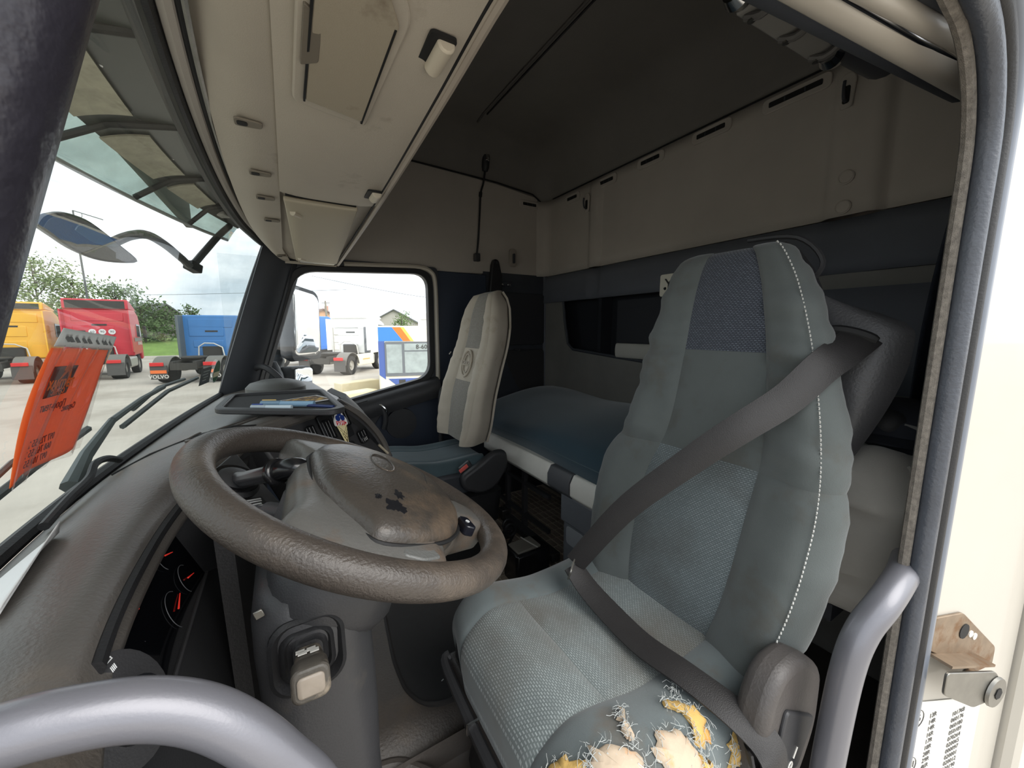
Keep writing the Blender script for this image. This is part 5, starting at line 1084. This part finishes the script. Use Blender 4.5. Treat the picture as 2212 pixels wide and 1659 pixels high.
# ---- wipers
wpm = M('wiper_dull', (92, 100, 100), .5, var=(20, .3))
def ows(y, z, d=.012): return V(wsc((y-.22)/1.91, (z-.82)/.69))-V((d, 0, 0))
for nm, pa, pb_, pc2, lb in ((1, (.93, .83), (1.12, .885), (1.24, .94), 'grey wiper arm nearer the driver outside the windscreen'), (2, (1.42, .85), (1.62, .895), (1.80, .895), 'grey wiper near the passenger side of the windscreen')):
    wpe = empty('wiper', ows(*pa), lb, 'wiper', 'windscreen wipers')
    if nm == 1:
        obj('arm', G().tube([ows(.99, .835, .02), ows(1.06, .875, .03), ows(1.15, .925, .028)], [.016, .011, .007], 8), wpm, wpe)
        bl_ = obj('blade', G().tube([ows(.60, .905), ows(.80, .925), ows(.98, .942)], .006, 6), wpm, wpe)
        obj('blade_frame', G().tube([ows(.64, .912, .022), ows(.80, .938, .032), ows(.95, .945, .022)], .004, 6), wpm, bl_)
    else:
        obj('arm', G().tube([ows(1.15, .925, .028), ows(1.32, .945, .03), ows(1.46, .957, .025)], [.007, .006, .006], 8), wpm, wpe)
        bl_ = obj('blade', G().tube([ows(1.16, .907), ows(1.45, .945), ows(1.75, .950)], .006, 6), wpm, wpe)
        obj('blade_frame', G().tube([ows(1.25, .93, .024), ows(1.45, .957, .034), ows(1.65, .958, .024)], .005, 6), wpm, bl_)
# washer hose by the base seal
obj('washer_hose', G().tube(cr([(-.285, .72, .865), (-.288, .80, .872), (-.290, .88, .877), (-.296, .93, .888), (-.292, .97, .885), (-.285, 1.0, .872)], 24), .006, 8), rubber, None, 'thin black hose along the lower windscreen edge', 'hose')
# ---- passenger side mirrors
ms = empty('side_mirror', (.1, 2.38, .75), 'black passenger side mirrors with large main glass', 'mirror')
mz0 = M('mirror_face', (235, 238, 240), .02, 1.)
def mirr(c, ux, w_, h_, sk_, dp, nm):
    c, ux = V(c), V(ux).normalized(); n_ = ux.cross(V((0, 0, 1))).normalized(); n_ = n_ if n_.y < 0 else -n_
    pol = rpoly([(-w_/2, -h_/2-sk_), (w_/2*.92, -h_/2), (w_/2, h_/2*.75), (w_/2*.75, h_/2*.9), (-w_/2*.6, h_/2+sk_), (-w_/2*.8, h_/2+sk_)], w_*.16, 5)
    hs_ = obj(nm, G().loft([[c+ux*q[0]*s_+V((0, 0, q[1]*s_*(1 if s_ < 1 else 1)))-n_*d for q in pol] for s_, d in ((1.0, -.012), (1.10, -.010), (1.12, .02), (1.02, dp*.7), (.7, dp))]), M('mirror_black', (58, 62, 66), .45, bump=(300, .2)), ms, smooth=50)
    Rc = 1.1; rg = []
    for s_ in (.98, .86, .74, .6, .46, .32, .18, .05): rg.append([c+ux*q[0]*s_+V((0, 0, q[1]*s_))+n_*(.0128+.03-(q[0]**2+q[1]**2)*s_*s_/(2*Rc)-.03+.0155) for q in pol])
    obj('glass', G().loft(rg), mz0, hs_, smooth=180)
mirr((.112, 2.40, 1.155), (.61, .79, 0), .235, .36, .0, .09, 'main_mirror')
mirr((.070, 2.40, .845), (.61, .79, 0), .17, .15, .0, .08, 'wide_mirror')
obj('mirror_arm', G().tube(cr([(-.07, 2.30, .85), (-.06, 2.38, .90), (-.04, 2.44, .96), (-.03, 2.46, 1.1), (-.02, 2.46, 1.25), (.02, 2.45, 1.36)], 24), [.05]*10+[.04]*14, 12), M('mirror_black', (58, 62, 66)), ms)
obj('arm_foot', G().loft([[V((-.07+p[0]*s_, 2.30+.0, .70+z)) +V((0, p[1]*s_, 0)) for p in rrect(.16, .12, .04)] for z, s_ in ((0, 1), (.1, 1), (.2, .8), (.26, .5))]), M('mirror_black', (58, 62, 66)), ms)
# front grille part seen at the far A pillar edge
obj('far_side_marker', G().box(-.03, .0, 2.3, 2.36, 1.38, 1.47), M('mirror_black', (58, 62, 66)), None, 'small grey bracket beyond the far windscreen pillar', 'bracket', bevel=.006)
# ---- door striker and type plate on the cream pillar
jo = lambda x, z, d=0: V((x, .138-.23*(x-.818), z))+V((-.22, -.97, 0))*d
jx = V((.30, -.069, 0)).normalized(); jn = V((-.22, -.975, 0)).normalized()
se = empty('door_striker', jo(0.935, 0.545), 'steel door striker bracket screwed to the cream door pillar', 'striker')
rust = M('rusty_steel', (150, 132, 112), .5, .7, var=(30, .3), stain=((120, 88, 58), 20, .5, .65))
obj('base_plate', G().prism(rpoly([(-.10, .085), (-.02, .075), (.10, -.02), (.10, -.055), (.05, -.055), (-.10, .03)], .008), jo(0.940, 0.590), jx, (0, 0, 1), .004), rust, se, bevel=.001)
obj('bracket_flange', G().prism(rpoly([(-.11, .018), (.03, -.022), (.05, -.045), (.03, -.075), (-.02, -.072), (-.11, -.02)], .008), jo(0.940, 0.590, .028), jx, (0, 0, 1), .004), steel, se, bevel=.001)
obj('bracket_web', G().obox(jo(0.910, 0.593, .015), (.13, .004, .028), V((jx.x, jx.y, -.27)), (0, 0, 1)), rust, se)
obj('pin', G().tube([jo(0.970, 0.535, .002), jo(0.970, 0.535, .030)], .014, 14), rust, se)
pn2 = obj('pin_head', G().lathe([(.024, .0), (.026, .002), (.025, .006), (.0, .0065)], jo(0.970, 0.533, .031), jn, 20), steel, se)
obj('torx_socket', G().lathe([(.010, .0), (.010, .0008), (.0, .0008)], jo(0.970, 0.533, .0378), jn, 6), M('slot_black', (14, 14, 15)), pn2)
obj('screw_recess', G().lathe([(.013, .0), (.013, .0012), (.0, .0012)], jo(0.930, 0.630, .004), jn, 14), M('slot_black', (14, 14, 15)), se)
for x, z in ((.95, .62), (.963, .612)): obj('paint_dot', G().lathe([(.006, .0), (.006, .0015), (.0, .0015)], jo(x, z, .004), jn, 10), white, se)
tp = empty('approval_label', jo(.93, .40), 'white approval number label on the cream door pillar', 'label')
lbm = M('label_white', (232, 230, 222), .45)
obj('label_sheet', G().prism([(-.11, -.20), (.11, -.20), (.11, .045), (-.11, .105)], jo(.925, .425, .0005), jx, (0, 0, 1), .0006), lbm, tp)
tk = M('label_print', (70, 70, 70), .6)
for s_, x, z in (('E6', -.078, .065), ('E11', -.078, -.025)):
    text('approval_mark', s_, jo(.925, .425, .0018)+jx*x+V((0, 0, z)), jx, (0, 0, 1), .018, tk, tp, depth=.0002)
    obj('mark_ring', G().tube([jo(.925, .425, .0018)+jx*(x+.016*math.cos(i/16*6.283))+V((0, 0, z+.016*math.sin(i/16*6.283))) for i in range(16)], .0006, 4, closed=True), tk, tp)
L1 = ['13R', '14R', '14R', '16R', '17R', '18R', '28R', '29R', '46R', '48R', '79R', '', '10R', '24R-0 59', '34R', '39R', '51R', '61R']; L2 = ['101768', '060176', '060180', '050189', '070264', '020065', '000097', '020001', '020012', '030190', '010290', '', '035505', '037', '020', '', '', '']
for k, (a, b) in enumerate(zip(L1, L2)):
    z = .058-.0125*k
    if a: text('number_line', a, jo(.925, .425, .0018)+jx*-.045+V((0, 0, z)), jx, (0, 0, 1), .0125, tk, tp, depth=.0002, align='LEFT')
    if b: text('number_line', b, jo(.925, .425, .0018)+jx*.022+V((0, 0, z-.02)), jx, (0, 0, 1), .0125, tk, tp, depth=.0002, align='LEFT')
# number plate on the rear wall
e = empty('number_plate', (RX-.02, 1.19, 1.26), 'white number plate stuck on the dark rear wall band', 'plate')
obj('plate', G().prism(rrect(.16, .10, .01), (RX-.022, 1.155, 1.325), (0, -1, 0), (0, 0, 1), .003), M('plate_white', (226, 222, 206), .5), e, bevel=.001)
obj('bolt', G().lathe([(.007, 0), (.006, .003), (0, .004)], (RX-.026, 1.205, 1.31), (-1, 0, 0), 12), M('slot_black', (14, 14, 15)), e)
text('plate_letter', 'YX', (RX-.0265, 1.160, 1.325), (0, -1, 0), (0, 0, 1), .075, M('plate_print', (26, 26, 26), .5), e)
# entry step tread under the dash rail
e = empty('entry_step', (-.12, .16, .5), 'black ribbed plastic tread below the dash grab rail', 'step')
obj('tread', G().slab(lambda u, v: V((-.20+.20*u, .13+.12*v, .80-.04*u-.1*v*0)), 6, 6, -.02), rubber, e)
for k in range(8): obj('rib', G().tube([(-.19+.022*k, .13, .803-.0045*k), (-.185+.022*k, .25, .803-.0045*k)], .003, 6), black, e)
# ================================================================== THE YARD OUTSIDE
GZ = -1.25
gm_ = M('gravel_yard', (188, 180, 168), .95, bump=(3, .6), var=(.5, .18), stain=((156, 147, 134), .25, .5, .72))
g = G().grid(lambda u, v: V((-160+340*u, -60+260*v, GZ)), 12, 12)
obj('ground', g, gm_, None, 'pale gravel yard outside the cab', 'ground', kind='structure', smooth=0)
tyre = M('tyre', (52, 51, 50), .85, var=(3, .3)); hubg = M('wheel_grey', (168, 164, 154), .5); dkc = M('chassis_dark', (66, 64, 60), .8, var=(2, .3))
redl = M('tail_red', (206, 44, 44), .35); orng = M('marker_orange', (232, 118, 60), .5); winb = M('dark_window', (58, 72, 76), .1, spec=.8); alu = M('tank_alu', (176, 174, 166), .4, .5)
class T:   # local frame of a thing in the yard: position on the ground, heading in degrees; x right, y forward
    def __init__(s, X, Y, hd):
        s.o = V((X, Y, GZ)); h = math.radians(hd)
        s.x = V((math.cos(h), -math.sin(h), 0)); s.y = V((math.sin(h), math.cos(h), 0))
    def __call__(s, x, y, z): return s.o+s.x*x+s.y*y+V((0, 0, z))
def tbox(t, x0, x1, y0, y1, z0, z1):
    return G().add([t(*p) for p in ((x0, y0, z0), (x1, y0, z0), (x1, y1, z0), (x0, y1, z0), (x0, y0, z1), (x1, y0, z1), (x1, y1, z1), (x0, y1, z1))], [(0, 3, 2, 1), (4, 5, 6, 7), (0, 1, 5, 4), (1, 2, 6, 5), (2, 3, 7, 6), (3, 0, 4, 7)])
def wheel(t, x, y, r, w_, par):
    sgn = 1 if x > 0 else -1
    wh = obj('wheel', G().lathe([(r*.58, -w_/2), (r*.95, -w_/2), (r, -w_*.35), (r, w_*.35), (r*.95, w_/2), (r*.58, w_/2), (r*.5, w_*.3), (.0, w_*.2)], t(x, y, r), t.x*sgn, 28), tyre, par)
    obj('hub', G().lathe([(r*.56, w_*.30), (r*.56, w_*.42), (r*.45, w_*.25), (r*.2, w_*.28), (r*.16, w_*.42), (0, w_*.44)], t(x, y, r), t.x*sgn, 20), hubg, wh)
def tractor(X, Y, hd, col, label, zc=3.3, zr=3.75, back=None, flap=None, marks=None, cl=2.15, style=0):
    t = T(X, Y, hd); e = empty('tractor_truck', t(0, 0, 0), label, 'truck', 'parked tractor trucks'); m = M('truck_paint_%d_%d_%d' % col, col, .4, coat=.2, var=(1.5, .06))
    hw = 1.22
    prof = [(0, 1.0), (0, zc), (cl*.55, zc+.0), (cl*.86, zc-.25), (cl*.99, zc-.75), (cl*1.05, 1.9), (cl*1.06, .75), (cl*.9, .7), (cl*.85, 1.05)]
    body = obj('cab_body', G().loft([[t(x, y, z) for y, z in prof] for x in (-hw, hw)]), m, e, bevel=.07, seg=3)
    for x0, x1, z0, z1 in ((-.95, .95, zc-.62, zc-.2), (-.95, .55, 2.05, 2.55), (-.8, .5, 1.5, 1.85)): obj('rear_panel', tbox(t, x0, x1, -.025, .02, z0, z1), m, body, bevel=.02)
    obj('rear_slot', tbox(t, -.25, .3, -.035, .0, zc-.85, zc-.77), dkc, body)
    if style != 2:
        rd = obj('roof_deflector', G().loft([[t(x, y, z) for y, z in ((-.08, zc-.02), (-.05, zr), (.35, zr-.05), (cl*.75, zc+.05), (cl*.7, zc-.05))] for x in (-hw*.98, hw*.98)]), m, e, bevel=.05)
        obj('deflector_hollow', tbox(t, -hw*.88, hw*.88, -.095, -.07, zc+.02, zr-.09), back or dkc, rd)
        for s_ in (-1, 1): obj('side_fin', tbox(t, s_*hw-.03, s_*hw+.03, -.42, .05, 1.2, zc-.05), m, e, bevel=.015)
    for s_ in (-1, 1):
        wdo = obj('side_window', G().loft([[t(s_*(hw+d), y, z) for y, z in ((cl*.5, 2.0), (cl*.98, 1.95), (cl*.93, 2.65), (cl*.5, 2.7))] for d in (-.02, .012)]), winb, body, bevel=.02)
        obj('side_mirror', tbox(t, s_*(hw+.08), s_*(hw+.24), cl*.98, cl*1.06, 1.9, 2.6), dkc, e, bevel=.04)
    wheel(t, -1.02, cl*.55, .5, .32, e); wheel(t, 1.02, cl*.55, .5, .32, e)
    ry = -2.15
    for x in (-.98, .98): wheel(t, x, ry, .5, .55, e)
    for x in (-.42, .42): obj('frame_rail', tbox(t, x-.06, x+.06, -3.05, 1.6, .72, 1.0), dkc, e)
    obj('fifth_wheel', G().lathe([(.5, -.05), (.52, .0), (.48, .05), (0, .06)], t(0, ry+.2, 1.12), (0, 0, 1), 20), dkc, e)
    obj('fifth_wheel_stand', tbox(t, -.45, .45, ry-.1, ry+.5, .98, 1.08), dkc, e)
    for x in (-.98, .98):
        fd = obj('rear_fender', G().slab(lambda u, v: t(x-.31+.62*u, ry+.66*math.cos(math.pi*(.02+.96*v)), .5+.66*math.sin(math.pi*(.02+.96*v))), 4, 14, .03), M('fender_grey', (112, 110, 104), .7), e)
        fp = obj('mudflap', tbox(t, x-.31, x+.31, -2.92, -2.88, .22, .82), M('flap_grey', (84, 82, 80), .8), e)
        obj('tail_light', tbox(t, x-.28, x+.22, -2.99, -2.92, .80, .96), redl, e, bevel=.02)
        if flap:
            obj('orange_strip', tbox(t, x-.29, x+.29, -2.945, -2.92, .48, .62), orng, fp)
            text('flap_lettering', flap, t(x, -2.945, .33), t.x, (0, 0, 1), .22, white, fp, depth=.003, bold=.006)
    obj('cross_member', tbox(t, -.5, .5, -3.06, -2.96, .62, .92), dkc, e)
    for s_ in (-1, 1): obj('fuel_tank' if s_ > 0 else 'air_tank', tbox(t, s_*.95-.28, s_*.95+.28, -1.2, .5, .42, .98), alu, e, bevel=.1)
    # service hoses and hoop behind the cab
    obj('service_panel', tbox(t, -.35, .45, -.28, -.05, 1.05, 1.55), dkc, e, bevel=.04)
    obj('hose_hoop', G().tube([t(x, -.35, z) for x, z in ((-.5, 1.0), (-.45, 1.55), (-.2, 1.72), (.2, 1.7), (.55, 1.5), (.62, 1.0))], .03, 8), white, e)
    obj('cab_underside', tbox(t, -1.1, 1.1, .05, cl*.95, .65, 1.05), dkc, e)
    if marks:
        for i, s_ in enumerate(marks):
            c = t(-.25+.36*i, -.05, 2.28); mk_ = obj('speed_disc', G().lathe([(.14, -.0), (.14, .012), (0, .013)], c, -t.y, 20), pp, body)
            text('disc_number', s_, c-t.y*.016, t.x, (0, 0, 1), .16, dkc, mk_, depth=.002)
    return t, e, body
grille = M('hollow_pink', (176, 120, 112), .6)
tractor(-11.09, 28.05, -6, (246, 186, 62), 'yellow tractor truck at the far left of the yard', 3.35, 3.72)
t, e, b = tractor(-8.07, 28.21, -4, (206, 52, 66), 'red tractor truck with white speed discs parked in the yard', 3.45, 3.95, None, None, ('60', '90', '90'))
obj('side_stripe', tbox(t, 1.225, 1.24, .3, 2.2, 1.75, 1.95), M('stripe_grey', (140, 132, 128), .5), e); text('side_lettering', 'RENAULT', t(1.245, 1.5, 1.62), t.y, (0, 0, 1), .26, white, e, depth=.004)
obj('side_bin', tbox(t, -1.1, -.5, -.1, .0, 1.5, 2.35), dkc, e)
t, e, b = tractor(-3.06, 24.88, 14, (66, 124, 186), 'blue tractor truck with lettered mudflaps near the windscreen pillar', 3.12, 3.3, None, 'VOLVO', None, 2.15, 2)
obj('side_fairing', tbox(t, -1.27, -1.15, -.5, .1, 1.0, 3.1), M('fairing_grey', (96, 104, 108), .6), e, bevel=.03)
t, e, b = tractor(3.50, 24.43, 38, (240, 240, 236), 'white tractor truck seen through the passenger window', 3.05, 3.55, M('hollow_white', (206, 204, 200), .6), None, None)
obj('side_skirt', tbox(t, 1.15, 1.24, -1.5, .3, .42, 1.05), M('skirt_cream', (228, 222, 200), .5), e, bevel=.03); obj('skirt_stripe', tbox(t, 1.245, 1.25, -1.0, -.2, .72, .78), M('stripe_tan', (214, 176, 110), .5), e)
obj('rear_grille', tbox(t, .85, 1.2, -.06, .1, 1.05, 2.55), M('grille_grey', (120, 122, 124), .6), e, bevel=.03)
obj('ladder', G().tube([t(-1.0, -.12, 1.0+.0), t(-1.0, -.12, 2.5)], .03, 6), hubg, e)
for z in (1.2, 1.65, 2.1): obj('ladder_rung', G().tube([t(-1.0, -.12, z), t(-.7, -.12, z)], .02, 6), hubg, e)
tractor(9.45, 26.07, 30, (240, 240, 236), 'white tractor truck mostly hidden behind the bus', 3.1, 3.6, M('hollow_white', (206, 204, 200), .6))
tractor(1.28, 30.36, 62, (44, 112, 196), 'bright blue tractor truck behind the passenger side mirror', 3.3, 3.45, None, None, None, 2.15, 2)
# ---- bus
tb = T(3.77, 12.28, 15); bu_ = empty('bus', tb(0, 0, 0), 'blue and cream striped bus parked beside the cab', 'bus')
bb = M('bus_cream', (236, 228, 206), .45, var=(1, .05)); bl1 = M('bus_blue', (64, 128, 196), .4); bl2 = M('bus_navy', (74, 96, 158), .4); bo_ = M('bus_orange', (240, 120, 48), .45); by_ = M('bus_yellow', (244, 190, 92), .45)
obj('bus_body', tbox(tb, -1.22, 1.22, 0, 8.0, .15, 2.50), bb, bu_, bevel=.05)
def rear(nm, poly, mt_, d=.012): return obj(nm, G().loft([[tb(p[0], -y_, p[1]) for p in poly] for y_ in (-.01, d)]), mt_, bu_)
rear('blue_roof_band', [(-1.2, 2.02), (-.45, 2.02), (-.78, 2.46), (-1.2, 2.46)], bl1)
rear('orange_stripe', [(-.45, 2.02), (-.22, 2.02), (-.52, 2.46), (-.78, 2.46)], bo_)
rear('yellow_stripe', [(-.22, 2.02), (-.12, 2.02), (-.42, 2.46), (-.52, 2.46)], by_)
rear('blue_corner', [(-1.21, .95), (-1.02, .80), (-1.02, 2.02), (-1.21, 2.02)], bl2)
rear('navy_panel', [(-.95, .82), (1.2, .82), (1.2, .2), (-.25, .2)], bl2); rear('light_blue_panel', [(.55, .82), (1.2, .82), (1.2, .3)], bl1, .02); rear('low_blue', [(-1.2, .2), (-.4, .2), (-.75, .42), (-1.2, .42)], bl1)
wf_ = rear('window_frame', rpoly([(-1.02, .90), (1.1, .90), (1.1, 2.0), (-1.02, 2.0)], .05), M('frame_grey', (104, 108, 112), .5), .03)
for x0, x1, z0, z1 in ((-.97, -.50, 1.0, 1.92), (-.42, .78, 1.0, 1.68), (-.42, .78, 1.72, 1.94), (.84, 1.08, 1.0, 1.92)): rear('window_pane', [(x0, z0), (x1, z0), (x1, z1), (x0, z1)], M('bus_glass', (168, 178, 176), .25, var=(3, .35)), .04)
text('window_number', '8-60-25', tb(.25, -.05, 1.83), tb.x, (0, 0, 1), .2, dkc, bu_, depth=.003)
rear('rear_plate', [(-.62, .62), (-.42, .62), (-.42, .78), (-.62, .78)], dkc, .02)
# ---- concrete blocks, grass verge
conc = M('old_concrete', (206, 196, 166), .9, bump=(6, .5), var=(2, .15))
for X, Y, L, hd, lb in ((2.36, 15.43, 1.6, 66, 'low concrete block nearest the bus'), (1.43, 12.52, 2.4, 60, 'long low concrete block in front of white truck')):
    tq_ = T(X, Y, hd); obj('concrete_block', tbox(tq_, -.25, .25, -L/2, L/2, 0, .46), conc, None, lb, 'block', 'concrete blocks', bevel=.03)
grs = M('grass_bank', (128, 156, 82), .95, bump=(3, .8), var=(.8, .3))
tg = T(-2.32, 47.50, 0)
def bank(u, v): p = tg(-50+100*u, 18*v, 0); p.z = GZ+1.3*sm(v, [0, .25, 1], [0, .8, 1])+.15*mn.noise(p*.4); return p
obj('grass_bank', G().grid(bank, 60, 10), grs, None, 'long green grass bank behind the parked trucks', 'grass', kind='stuff', smooth=180)
tg2 = T(0.31, 11.58, 0); g = G()
for i in range(900):
    a, r_ = rnd.uniform(0, 6.28), rnd.random()**.6; p = tg2(.95*r_*math.cos(a)*1.3, .5*r_*math.sin(a), 0); h = rnd.uniform(.06, .26)*(1.1-r_*.6); d = V((rnd.uniform(-.06, .06), rnd.uniform(-.06, .06), h)); n_ = V((rnd.uniform(-1, 1), rnd.uniform(-1, 1), 0)).normalized()*.012
    g.add([p-n_, p+n_, p+d], [(0, 1, 2)])
obj('weed_patch', g, M('weed_green', (150, 168, 92), .9), None, 'patch of green weeds beside the concrete block', 'weeds', kind='stuff', smooth=0, fix=False)
# ---- trees
bark = M('bark', (96, 88, 76), .9); leaf = [M('leaf_a', (104, 124, 78), .85), M('leaf_b', (132, 146, 98), .85), M('leaf_c', (86, 108, 66), .85)]
def tree(X, Y, h, wd, label, li_, n=1500, base=.28):
    t = T(X, Y, rnd.uniform(-40, 40)); e = empty('tree', t(0, 0, 0), label, 'tree', 'trees behind the yard')
    g = G(); tops = []; g.tube([t(0, 0, 0), t(.1, 0, h*.3), t(.0, .1, h*.6), t(.05, 0, h*.9)], [.16, .12, .07, .02], 7)
    for i in range(16):
        a = rnd.uniform(0, 6.28); z0 = h*rnd.uniform(base, .8); r_ = wd*rnd.uniform(.45, 1)*(1.15-z0/h*.5); z1 = z0+h*rnd.uniform(.05, .24)
        p0, p1 = t(0, 0, z0), t(r_*math.cos(a), r_*math.sin(a), z1); pm = p0.lerp(p1, .5)+V((0, 0, .2)); g.tube([p0, pm, p1], [.06, .035, .01], 5, cap=False); tops += [p1, pm.lerp(p1, .4), pm]
    tops += [t(0, 0, h*.95), t(.1, .1, h*.8)]
    obj('trunk', g, bark, e)
    g = G()
    for i in range(n):
        c = rnd.choice(tops); p = c+V((rnd.gauss(0, 1), rnd.gauss(0, 1), rnd.gauss(0, .7)))*wd*.22; a = V((rnd.gauss(0, 1), rnd.gauss(0, 1), rnd.gauss(0, 1))).normalized(); b = a.cross(V((rnd.gauss(0, 1), rnd.gauss(0, 1), rnd.gauss(0, 1)))).normalized(); s_ = rnd.uniform(.10, .22)
        g.add([p-a*s_, p-b*s_*.5, p+a*s_, p+b*s_*.5], [(0, 1, 2, 3)])
    obj('foliage', g, leaf[li_], e, kind='stuff', smooth=0, fix=False)
tree(-27.14, 66.91, 9.8, 3.0, 'tall leafy tree at the far left behind the yellow truck', 1)
tree(-22.00, 61.53, 10.2, 3.2, 'tall leafy tree between the yellow and red trucks', 1)
tree(-19.40, 62.29, 9.3, 2.8, 'leafy tree left of the lamp post', 1)
tree(-15.18, 58.62, 7.6, 2.6, 'rounded leafy tree right of the lamp post', 0)
tree(-12.05, 53.30, 5.6, 2.4, 'lower dark green tree behind the red truck', 2, 1600, .1)
tree(-11.04, 55.00, 4.3, 2.0, 'smallest dark green tree beside the blue truck', 2, 1300, .05)
tree(-8.95, 58.37, 5.3, 1.2, 'small tree top showing over the blue truck', 2, 350)
tree(7.83, 66.81, 4.6, 2.2, 'small green tree beside the brick house', 0, 900, .1)
tree(17.48, 65.67, 5.0, 2.2, 'small green tree beside the grey house', 0, 900, .1)
tree(-17.26, 44.88, 4.3, 2.6, 'low bushy tree behind the yellow truck', 1, 1500, .08)
tree(-14.95, 44.65, 4.0, 2.4, 'low bushy tree behind the red truck', 0, 1500, .08)
# ---- lamp post and cables
tp_ = T(-13.97, 47.53, 0); e = empty('lamp_post', tp_(0, 0, 0), 'thin lamp post with angled arm behind the trees', 'lamp post')
pm_ = M('pole_grey', (92, 94, 94), .7)
obj('pole', G().tube([tp_(0, 0, 0), tp_(-.15, 0, 12.2)], [.10, .055], 8), pm_, e)
obj('arm', G().tube([tp_(-.15, 0, 12.2), tp_(1.6, 0, 11.7)], .035, 6), pm_, e); obj('brace', G().tube([tp_(-.12, 0, 11.0), tp_(.35, 0, 11.8), tp_(.38, 0, 12.0)][:2]+[tp_(.35, 0, 12.05)], .02, 6), pm_, e)
t2 = T(6.00, 63.29, 0); e = empty('utility_pole', t2(0, 0, 0), 'wooden utility pole beside the brick house', 'utility pole')
obj('pole', G().tube([t2(0, 0, 0), t2(-.1, 0, 6.6)], [.16, .12], 8), M('pole_wood', (120, 112, 100), .9), e)
obj('insulator', G().tube([t2(-.6, 0, 6.3), t2(.5, 0, 6.3)], .05, 6), pm_, e)
for a, b, lb in ((T(-56.88, 103.08, 0)(0, 0, 9.5), T(7.45, 53.20, 0)(0, 0, 7.4), 'upper power cable across the sky'), (T(3.44, 49.83, 0)(0, 0, 8.4), T(31.85, 32.89, 0)(0, 0, 5.2), 'power cable seen through the passenger window')):
    obj('power_cable', G().tube([a.lerp(b, i/20)-V((0, 0, 1.2*math.sin(math.pi*i/20))) for i in range(21)], .025, 5), pm_, None, lb, 'cable', 'power cables')
# ---- houses
def house(X, Y, hd, w_, d_, h, rh, wall, roof, label, win_=True):
    t = T(X, Y, hd); e = empty('house', t(0, 0, 0), label, 'house')
    obj('wall', G().loft([[t(x, y, z) for x, z in ((-w_/2, 0), (w_/2, 0), (w_/2, h), (0, h+rh), (-w_/2, h))] for y in (0, d_)]), wall, e)
    for s_ in (-1, 1): obj('roof', G().loft([[t(x, y, z) for x, z in ((s_*(w_/2+.4), h-.25), (s_*(w_/2+.4), h-.05), (0, h+rh+.25), (0, h+rh+.05))] for y in (-.4, d_+.4)]), roof, e)
    if win_:
        for x in (-w_*.22, w_*.22):
            f = obj('window', tbox(t, x-.5, x+.5, -.08, .0, h*.35, h*.75), white, e); obj('pane', tbox(t, x-.42, x+.42, -.1, -.07, h*.39, h*.71), winb, f)
        for x in (-.6, 1.4): obj('chimney', tbox(t, x-.25, x+.25, d_*.3, d_*.3+.5, h+rh*.4, h+rh+.8), M('brick', (176, 128, 104), .9), e)
    return e
brk = M('brick_wall', (208, 160, 122), .9, var=(2, .15)); rf1 = M('roof_brown', (116, 94, 84), .85); rf2 = M('roof_grey', (104, 106, 106), .8)
house(6.09, 70.15, -12, 7.5, 8, 3.6, 2.0, brk, rf1, 'brick house with brown roof behind the yard')
house(17.46, 70.29, 20, 7.5, 8, 3.8, 2.0, M('grey_wall', (176, 172, 164), .9), rf2, 'grey house with gable roof behind the bus', False)
house(-12.97, 67.68, -50, 8, 12, 3.0, 2.6, M('dark_wall', (112, 108, 104), .9), rf2, 'dark roofed barn behind the trees', False)
house(-36.26, 90.79, 15, 6, 8, 3.6, 2.4, brk, M('roof_red', (176, 132, 116), .85), 'red roofed house between trees at far left', False)
# ---- vehicles beyond the passenger side, seen in the side mirrors
def car(o, hd, col, label):
    t = T(-0.64, 1.53, hd); t.o = V((*o, GZ)); e = empty('parked_car', t.o, label, 'car', 'cars parked behind the cab'); m = M('car_%d_%d_%d' % col, col, .3, coat=.5)
    pr_ = [(-2.1, .35), (-2.12, .85), (-1.7, .95), (-1.0, 1.42), (.35, 1.45), (1.15, .98), (1.95, .85), (2.1, .6), (2.08, .3)]
    obj('car_body', G().loft([[t(x*(.82 if z > 1.2 else 1), y, z) for y, z in pr_] for x in (-.87, .87)]), m, e, bevel=.08, seg=3)
    for s_ in (-1, 1): obj('side_window', G().loft([[t(s_*(.80+d), y, z) for y, z in ((-1.2, 1.0), (.85, 1.0), (.25, 1.36), (-.9, 1.34))] for d in (-.05, .04)]), winb, e)
    obj('windscreen', G().loft([[t(x, y, z) for y, z in ((.45, 1.42), (1.12, 1.01), (1.16, 1.03), (.49, 1.46))] for x in (-.68, .68)]), winb, e)
    for x in (-.8, .8):
        for y in (-1.3, 1.3): wheel(t, x, y, .32, .2, e)
    for x in (-.62, .62): obj('head_lamp', tbox(t, x-.2, x+.2, 1.95, 2.1, .62, .8), white, e, bevel=.03)
car((5.6, 4.4), 175, (60, 62, 66), 'dark grey car parked behind the cab, reflected in the mirror')
car((9.2, 4.7), 175, (236, 236, 234), 'white car parked behind the dark grey car')
car((13.2, 5.0), 175, (226, 226, 226), 'second white car parked farther back')
